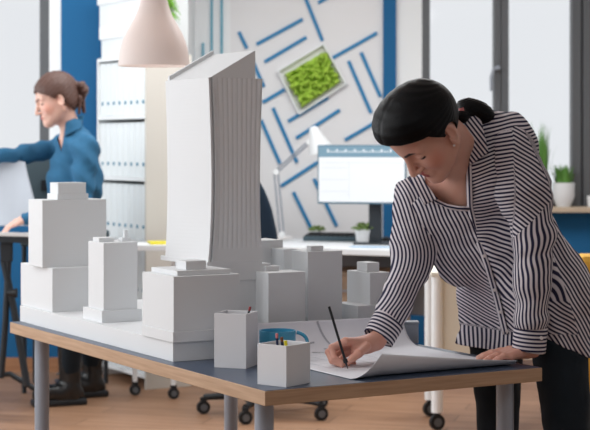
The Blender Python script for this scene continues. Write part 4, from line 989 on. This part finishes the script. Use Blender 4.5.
# -- trousers
def push(V, S_, off, cl, rounds=4, dmax=1):
    V = V.copy()
    for _ in range(rounds):
        d = S_.ev(V); w_ = np.clip(cl(V)/.015, 0, 1); m_ = (d > -off) & (w_ > 0) & (d < dmax)
        if not m_.any(): break
        P = V[m_]; e = 1e-3; g = np.stack([(S_.ev(P+np.eye(3)[i]*e)-d[m_])/e for i in range(3)], 1); g /= np.linalg.norm(g, axis=1)[:, None]+1e-9
        V[m_] = P-g*((d[m_]+off)*w_[m_]*.8)[:, None]
    return V
ALL = SDF(); ALL.p = tor.p+slv.p+s2.p
def cl_all(V): return np.minimum.reduce([tclip(V, False), np.linalg.norm(V-rw, axis=1)-.05, np.linalg.norm(V-lwr, axis=1)-.05, np.where(np.linalg.norm(V-HO, axis=1) < .12, -1, 1)])
m_body = BIG.mesh(.009)
def drop(m, test):
    V, Q = m; c = test(V[Q].mean(1)); return V, Q[~c]
m_body = drop(m_body, lambda c: np.linalg.norm(c-HO, axis=1) < .15)
m_head = HEADB.mesh(.0026)
m_rh = rhand.mesh(.0022); m_lh = lhand.mesh(.0022)
SK = (216, 168, 150); hc = head_color(HP, hk, SK, (166, 76, 76), (40, 28, 28))
def bodycol(V):
    c = hc(V); far = np.linalg.norm(V-HO, axis=1) > .2; w = np.clip(np.sin(V[:, 0]*90)*np.sin(V[:, 2]*70+V[:, 1]*40)*.5+.5, 0, 1)[:, None]*.10
    hand = far & (V[:, 2] < .85); c[hand, :3] *= np.array([1., .93, .92]); c[:, 1:3] *= (1-w*.6); return c
m_body = (push(m_body[0], ALL, .024, cl_all), m_body[1])
m_head = (push(m_head[0], ALL, .016, lambda V: np.minimum(tclip(V, False), np.linalg.norm(V-HO, axis=1)-.10), 7, .15), m_head[1])
Vb, Qb = merge(m_body, m_head, m_rh, m_lh)
rawmesh('body', Vb, Qb, 'skin', pers, color=bodycol)
tr = SDF(); tr.cap(hipL, hipR, .116, .116, .05).cap(hipL-[0, 0, .02], knL, .094, .062, .03).cap(knL, ankL+zz(.02), .060, .045, .02).cap(hipR-[0, 0, .02], knR, .094, .062, .03).cap(knR, ankR+zz(.02), .060, .045, .02)
v, qq = tr.mesh(.008, extra=lambda X: wr_(X, .0016, 31, 1.2)); v, qq = clip_mesh(v, qq, lambda V: .95-V[:, 2]); v = push(v, ALL, .016, lambda V: np.minimum(tclip(V), V[:, 2]-.74)); rawmesh('trousers', v, qq, 'trousers_navy', pers, thick=.003)
for a in (ankL, ankR):
    s = SDF(); s.cap(a+zz(-.03), a-zz(.045)+fd1*.0, .045, .038, .02).cap(a-zz(.045), a+fd1*.15-zz(.052), .038, .030, .02); v, qq = s.mesh(.006); v[:, 2] = np.maximum(v[:, 2], .001); rawmesh('shoe', v, qq, 'boot_black', pers)
# -- pencil held
p0 = W(329, 306.5, 4.70); tip = onz(347.8, 369, ZT+.004)
t = thing('pencil', 'black pencil held in the drawing hand above the plan sheet', 'pencil', tip)
d = orth(tip-p0); b = MB(); b.tube([p0, tip-d*.022], .0042, 6); b.build('barrel', 'pencil_black', t); b = MB(); b.tube([tip-d*.022, tip-d*.006], [.0042, .0015], 12); b.build('cone', 'black_metal', t, smooth=True); b = MB(); b.tube([tip-d*.006, tip], [.0015, .0004], 8); b.build('lead', 'pencil_black', t)
b = MB(); g = tip-d*.03; b.tube([g, g+d*.012], .0068, 14); b.build('grip_ring', 'black_plastic', t, smooth=True)

# ================================================================== PERSON 2 (blue shirt)
K2 = 8.7; H2 = W(57.5, 102, K2)
h2, P2_, R2 = head_sdf(H2, (-.89, -.30, -.34), (-.34, .0, .94), 1.1)
per2 = thing('person', 'woman in a blue shirt and black boots standing at the drafting table', 'person', W(75, 0, 8.8)*[1, 1, 0])
bd = SDF(); nb = W(72, 135, 8.75)
bd.cap(P2_(-.02, 0, -.03), nb, .05, .054, .03); bd.cap(W(82, 147, 8.62), W(66, 143, 8.92), .05, .05, .05); bd.cap(W(76, 150, 8.77), W(77, 215, 8.8), .10, .10, .05)
hl, hr = W(84, 245, 8.72), W(74, 245, 8.9); bd.cap(hl, hr, .10, .10, .05)
el = W(80, 205, 8.55); wrl = W(26, 219, 8.52); bd.cap(W(84, 148, 8.62), el, .045, .038, .03).cap(el, wrl, .036, .024, .02)
er = W(25, 156, 8.8); wrr = W(-14, 158, 8.65); bd.cap(W(64, 145, 8.92), er, .045, .036, .03).cap(er, wrr, .034, .024, .02)
aL, aR = W(70, 0, 8.72)*[1, 1, 0]+zz(.09), W(92, 0, 9.0)*[1, 1, 0]+zz(.09); kL, kR = W(74, 320, 8.62), W(88, 320, 8.9)
bd.cap(hl, kL, .075, .045, .03).cap(kL, aL, .040, .026, .02).cap(hr, kR, .075, .045, .03).cap(kR, aR, .040, .026, .02)
f2 = orth((-.93, -.36, 0))
for a in (aL, aR): bd.cap(a, a+f2*.14-zz(.05), .03, .022, .02)
HB = SDF(); HB.p = h2.p+bd.p[:1]; mb = drop(bd.mesh(.011), lambda c: np.linalg.norm(c-H2, axis=1) < .13)
def hand2(w, dirs, lat, down):
    s = SDF(); s.cap(w, w+dirs*.03, .022, .02, .01)
    for i, (o_, L_) in enumerate(((.03, .055), (.010, .068), (-.011, .074), (-.032, .066))):
        m0 = w+dirs*.075+lat*o_+down*.012; s.cap(w+dirs*.01, m0, .017, .0115, .012); d = orth(dirs+lat*o_*3+down*.55); finger(s, [m0, m0+orth(dirs+lat*o_*3+down*.2)*L_*.5, m0+orth(dirs+lat*o_*3+down*.2)*L_*.5+orth(dirs+down)*L_*.5], .0098, .0072)
    th = w+dirs*.025-lat*.024; finger(s, [th, th+orth(dirs*.7-lat)*.035, th+orth(dirs-lat*.7+down*.2)*.066], .013, .009, .008); return s
hd1 = hand2(wrl, orth((-.80, -.55, -.22)), orth((.3, -.93, 0)), np.array([0, 0, -1.])); hd2 = hand2(wrr, orth((-.96, -.2, 0)), orth((0, 0, 1.)), np.array([0, -1., 0]))
hc2 = head_color(P2_, 1.1, (214, 172, 156), (190, 110, 105), (80, 55, 48))
h = SDF(); h.ell(P2_(-.012, 0, .052), R2, np.array((.108, .086, .098))*1.1, .01); h.ell(P2_(-.03, 0, .0), R2, np.array((.075, .078, .075))*1.1, .02)
v, q = h.mesh(.006, extra=lambda X: .0018*np.sin(((X-H2)@R2.T)[:, 2]*300+((X-H2)@R2.T)[:, 0]*160)+.001*np.sin(((X-H2)@R2.T)[:, 1]*400))
def hcl(V):
    l = (V-H2)@R2.T/1.1; f, s_, u = l[:, 0], np.abs(l[:, 1]), l[:, 2]; g1 = u-(.078-.35*(s_-.03).clip(0)-(.085-f).clip(0)*.62); g2 = u-(.010-(.0-f).clip(0)*1.3); w = np.clip((f-.01)/.03, 0, 1)
    return np.minimum(g1*w+g2*(1-w), np.where(s_ > .05, np.sqrt((f+.004)**2+(u*.8)**2)-.022, .1))
v, q = clip_mesh(v, q, hcl); h2o = rawmesh('hair', v, q, 'hair_brown', per2, thick=.006)
s = SDF(); bc = W(77, 91, 8.74)
for i in range(16): 
    a = i*.9; s.cap(bc+np.array([.038*math.cos(a), .03*math.sin(a*1.3), .034*math.sin(a)]), bc+np.array([.046*math.cos(a+1), .035*math.cos(a), .042*math.sin(a+1.2)]), .022, .014, .006)
s.cap(W(82, 98, 8.74), W(84, 112, 8.74), .016, .010, .01).cap(W(80, 98, 8.7), W(79, 114, 8.7), .014, .007, .01)
s.cap(W(70, 94, 8.72), bc, .03, .03, .02); v, q = s.mesh(.005, extra=lambda X: .002*np.sin(X[:, 2]*500+X[:, 0]*200)); rawmesh('bun', v, q, 'hair_brown', h2o)
sh2 = SDF(); sh2.cap(W(84, 148, 8.65), W(67, 146, 8.92), .066, .066, .06).cap(W(77, 152, 8.76), W(75, 178, 8.78), .122, .136, .06).cap(W(75, 178, 8.78), W(74, 250, 8.8), .136, .140, .06)
sh2.cap(W(86, 150, 8.62), W(83, 203, 8.56), .066, .055, .04).cap(W(83, 203, 8.56), W(26, 218.5, 8.52), .052, .034, .03)
sh2.cap(W(62, 148, 8.92), W(28, 154, 8.82), .062, .050, .04).cap(W(28, 154, 8.82), W(-8, 157, 8.68), .050, .038, .03)
sh2.cap(W(72, 128, 8.74), W(76, 138, 8.75), .060, .075, .03)
v, q = sh2.mesh(.009, extra=lambda X: folds(X, .010, (.6, .2, .8), 34, 6)+wr_(X, .003, 9, 1.3))
npoly = np.array([(56, 100), (68, 116), (64, 135), (61, 152), (57, 140), (54, 128), (50, 110)])
def cl2(V):
    x, y = perspXY(V); n1 = np.where(V[:, 1] < 8.78, sdpoly(x, y, npoly)*.005, .1); tp = (W(76, 117, 8.7)[2]-V[:, 2])-.18*(W(72, 0, 8.7)[0]-V[:, 0]); ce = V[:, 0]-W(22, 219, 8.52)[0]; c3 = np.linalg.norm(V-wrr, axis=1)-.04
    return np.minimum.reduce([n1, tp, V[:, 2]-.74, np.where(V[:, 2] < 1.15, ce, 1), c3])
v, q = clip_mesh(v, q, cl2); so = rawmesh('shirt', v, q, 'denim_blue', per2, thick=.005)
S2_ = SDF(); S2_.p = sh2.p
mb = (push(mb[0], S2_, .03, cl2), mb[1])
V, Q = merge(mb, HB.mesh(.004), hd1.mesh(.004), hd2.mesh(.004)); rawmesh('body', V, Q, 'skin', per2, color=hc2)
F2_ = SDF(); F2_.p = sh2.p
def patch2(name, quad, off, m='denim_blue'):
    A_, B_, C_, D_ = [np.array(p, float) for p in quad]; V = []
    for i in range(8):
        for j in range(8):
            s_, t_ = i/7, j/7; p = A_*(1-s_)*(1-t_)+B_*(1-s_)*t_+C_*s_*t_+D_*s_*(1-t_); d = np.array([(p[0]-CX)/F, 1, -(p[1]-HY)/F]); t = 8.2
            for _ in range(50):
                w = np.array([0, 0, CH])+d*t; e = float(F2_.ev(w[None])[0]); t += e*.9
                if abs(e) < 5e-4 or t > 9.3: break
            V.append(np.array([0, 0, CH])+d*(min(t, 8.8)-off))
    Q = np.array([(i*8+j, (i+1)*8+j, (i+1)*8+j+1, i*8+j+1) for i in range(7) for j in range(7)]); rawmesh(name, np.array(V), Q, m, so, thick=.005)
patch2('collar', [(66, 119), (84, 115), (82, 128), (64, 136)], .02)
b = MB(); b.tube([W(60.5, 140, 8.72), W(59.5, 152, 8.70)], .008, 8); b.build('undershirt', 'undershirt_red', per2, smooth=True)
tr2 = SDF(); tr2.cap(hl, hr, .108, .108, .05).cap(hl, kL, .095, .066, .03).cap(kL, aL+zz(.06), .062, .047, .02).cap(hr, kR, .095, .066, .03).cap(kR, aR+zz(.06), .062, .047, .02)
v, q = tr2.mesh(.012); rawmesh('trousers', v, q, 'trousers_navy', per2)
for a in (aL, aR):
    s = SDF(); s.cap(a+zz(.27), a+zz(.0), .068, .054, .02).cap(a-zz(.02), a+f2*.16-zz(.026), .052, .046, .03).cap(a-f2*.03-zz(.04), a+f2*.05-zz(.04), .045, .045, .02)
    v, q = s.mesh(.007, extra=lambda X: wr_(X, .0012, 3, 2)); v[:, 2] = np.maximum(v[:, 2], .022); bo = rawmesh('boot', v, q, 'boot_black', per2)
    b = MB(); b.box((a[0]+f2[0]*.06, a[1]+f2[1]*.06, 0.0), .29, .10, .036, math.atan2(f2[1], f2[0])); b.build('sole', 'black_plastic', bo, bevel=.012)
    b = MB(); 
    for i in range(6):
        p = a+f2*(.050+.012*max(0, 3-i))+zz(.01+.032*i); l_ = np.array([-f2[1], f2[0], 0]); b.tube([p-l_*.03, p+f2*.008, p+l_*.03+zz(.012)], .004, 6)
    b.build('lace', 'caster_grey', bo)

# ================================================================== LIGHT, WORLD, CAMERA
w = bpy.data.worlds.new('world'); bpy.context.scene.world = w; w.use_nodes = True; bg = w.node_tree.nodes['Background']; bg.inputs[0].default_value = (.93, .96, 1, 1); bg.inputs[1].default_value = .78
def area(name, loc, rot, sx, sy, e, col=(1, 1, 1)):
    l = bpy.data.lights.new(name, 'AREA'); l.shape = 'RECTANGLE'; l.size = sx; l.size_y = sy; l.energy = e; l.color = col; o = bpy.data.objects.new(name, l); C.objects.link(o); o.location = loc; o.rotation_euler = rot; return o
area('daylight_left_near', (XL-.3, 3.5, 1.9), (0, -math.pi/2, 0), 2.0, 2.6, 28, (.97, .985, 1))
area('daylight_left_mid', (XL-.3, 5.3, 1.9), (0, -math.pi/2, 0), 2.0, 2.4, 34, (.97, .985, 1))
area('daylight_left_far', (XL-.3, 8.1, 1.9), (0, -math.pi/2, 0), 2.0, 2.6, 56, (.94, .98, 1))
area('ceiling_fill', (-2.1, 4.1, ZC-.03), (0, 0, 0), 1.6, 1.6, 22, (.97, .99, 1))  # unseen lamp added to lift the model's tops and left faces
area('ceiling_fill', (0.3, 8.3, ZC-.03), (0, 0, 0), 3.5, 1.6, 88, (.97, .99, 1))  # unseen lamp added to brighten the back walls and shelf
area('ceiling_fill', (0.6, 1.2, ZC-.03), (0, 0, 0), 2.2, 1.2, 20, (.98, .99, 1))  # unseen front lamp added as fill for right faces, woman and cups
cam = bpy.data.cameras.new('camera'); co = bpy.data.objects.new('camera', cam); C.objects.link(co); co.location = (0, 0, CH); co.rotation_euler = (math.pi/2, 0, 0)
cam.sensor_width = 36; cam.lens = 36*F/590; cam.shift_y = -(215-HY)/590; cam.clip_end = 60; cam.clip_start = .05
cam.dof.use_dof = True; cam.dof.focus_distance = 4.7; cam.dof.aperture_fstop = (cam.lens/1000)/.0165
bpy.context.scene.camera = co
vs_ = bpy.context.scene.view_settings; vs_.view_transform = 'Standard'; vs_.look = 'None'; vs_.gamma = 1; vs_.use_curve_mapping = False; vs_.exposure = .22
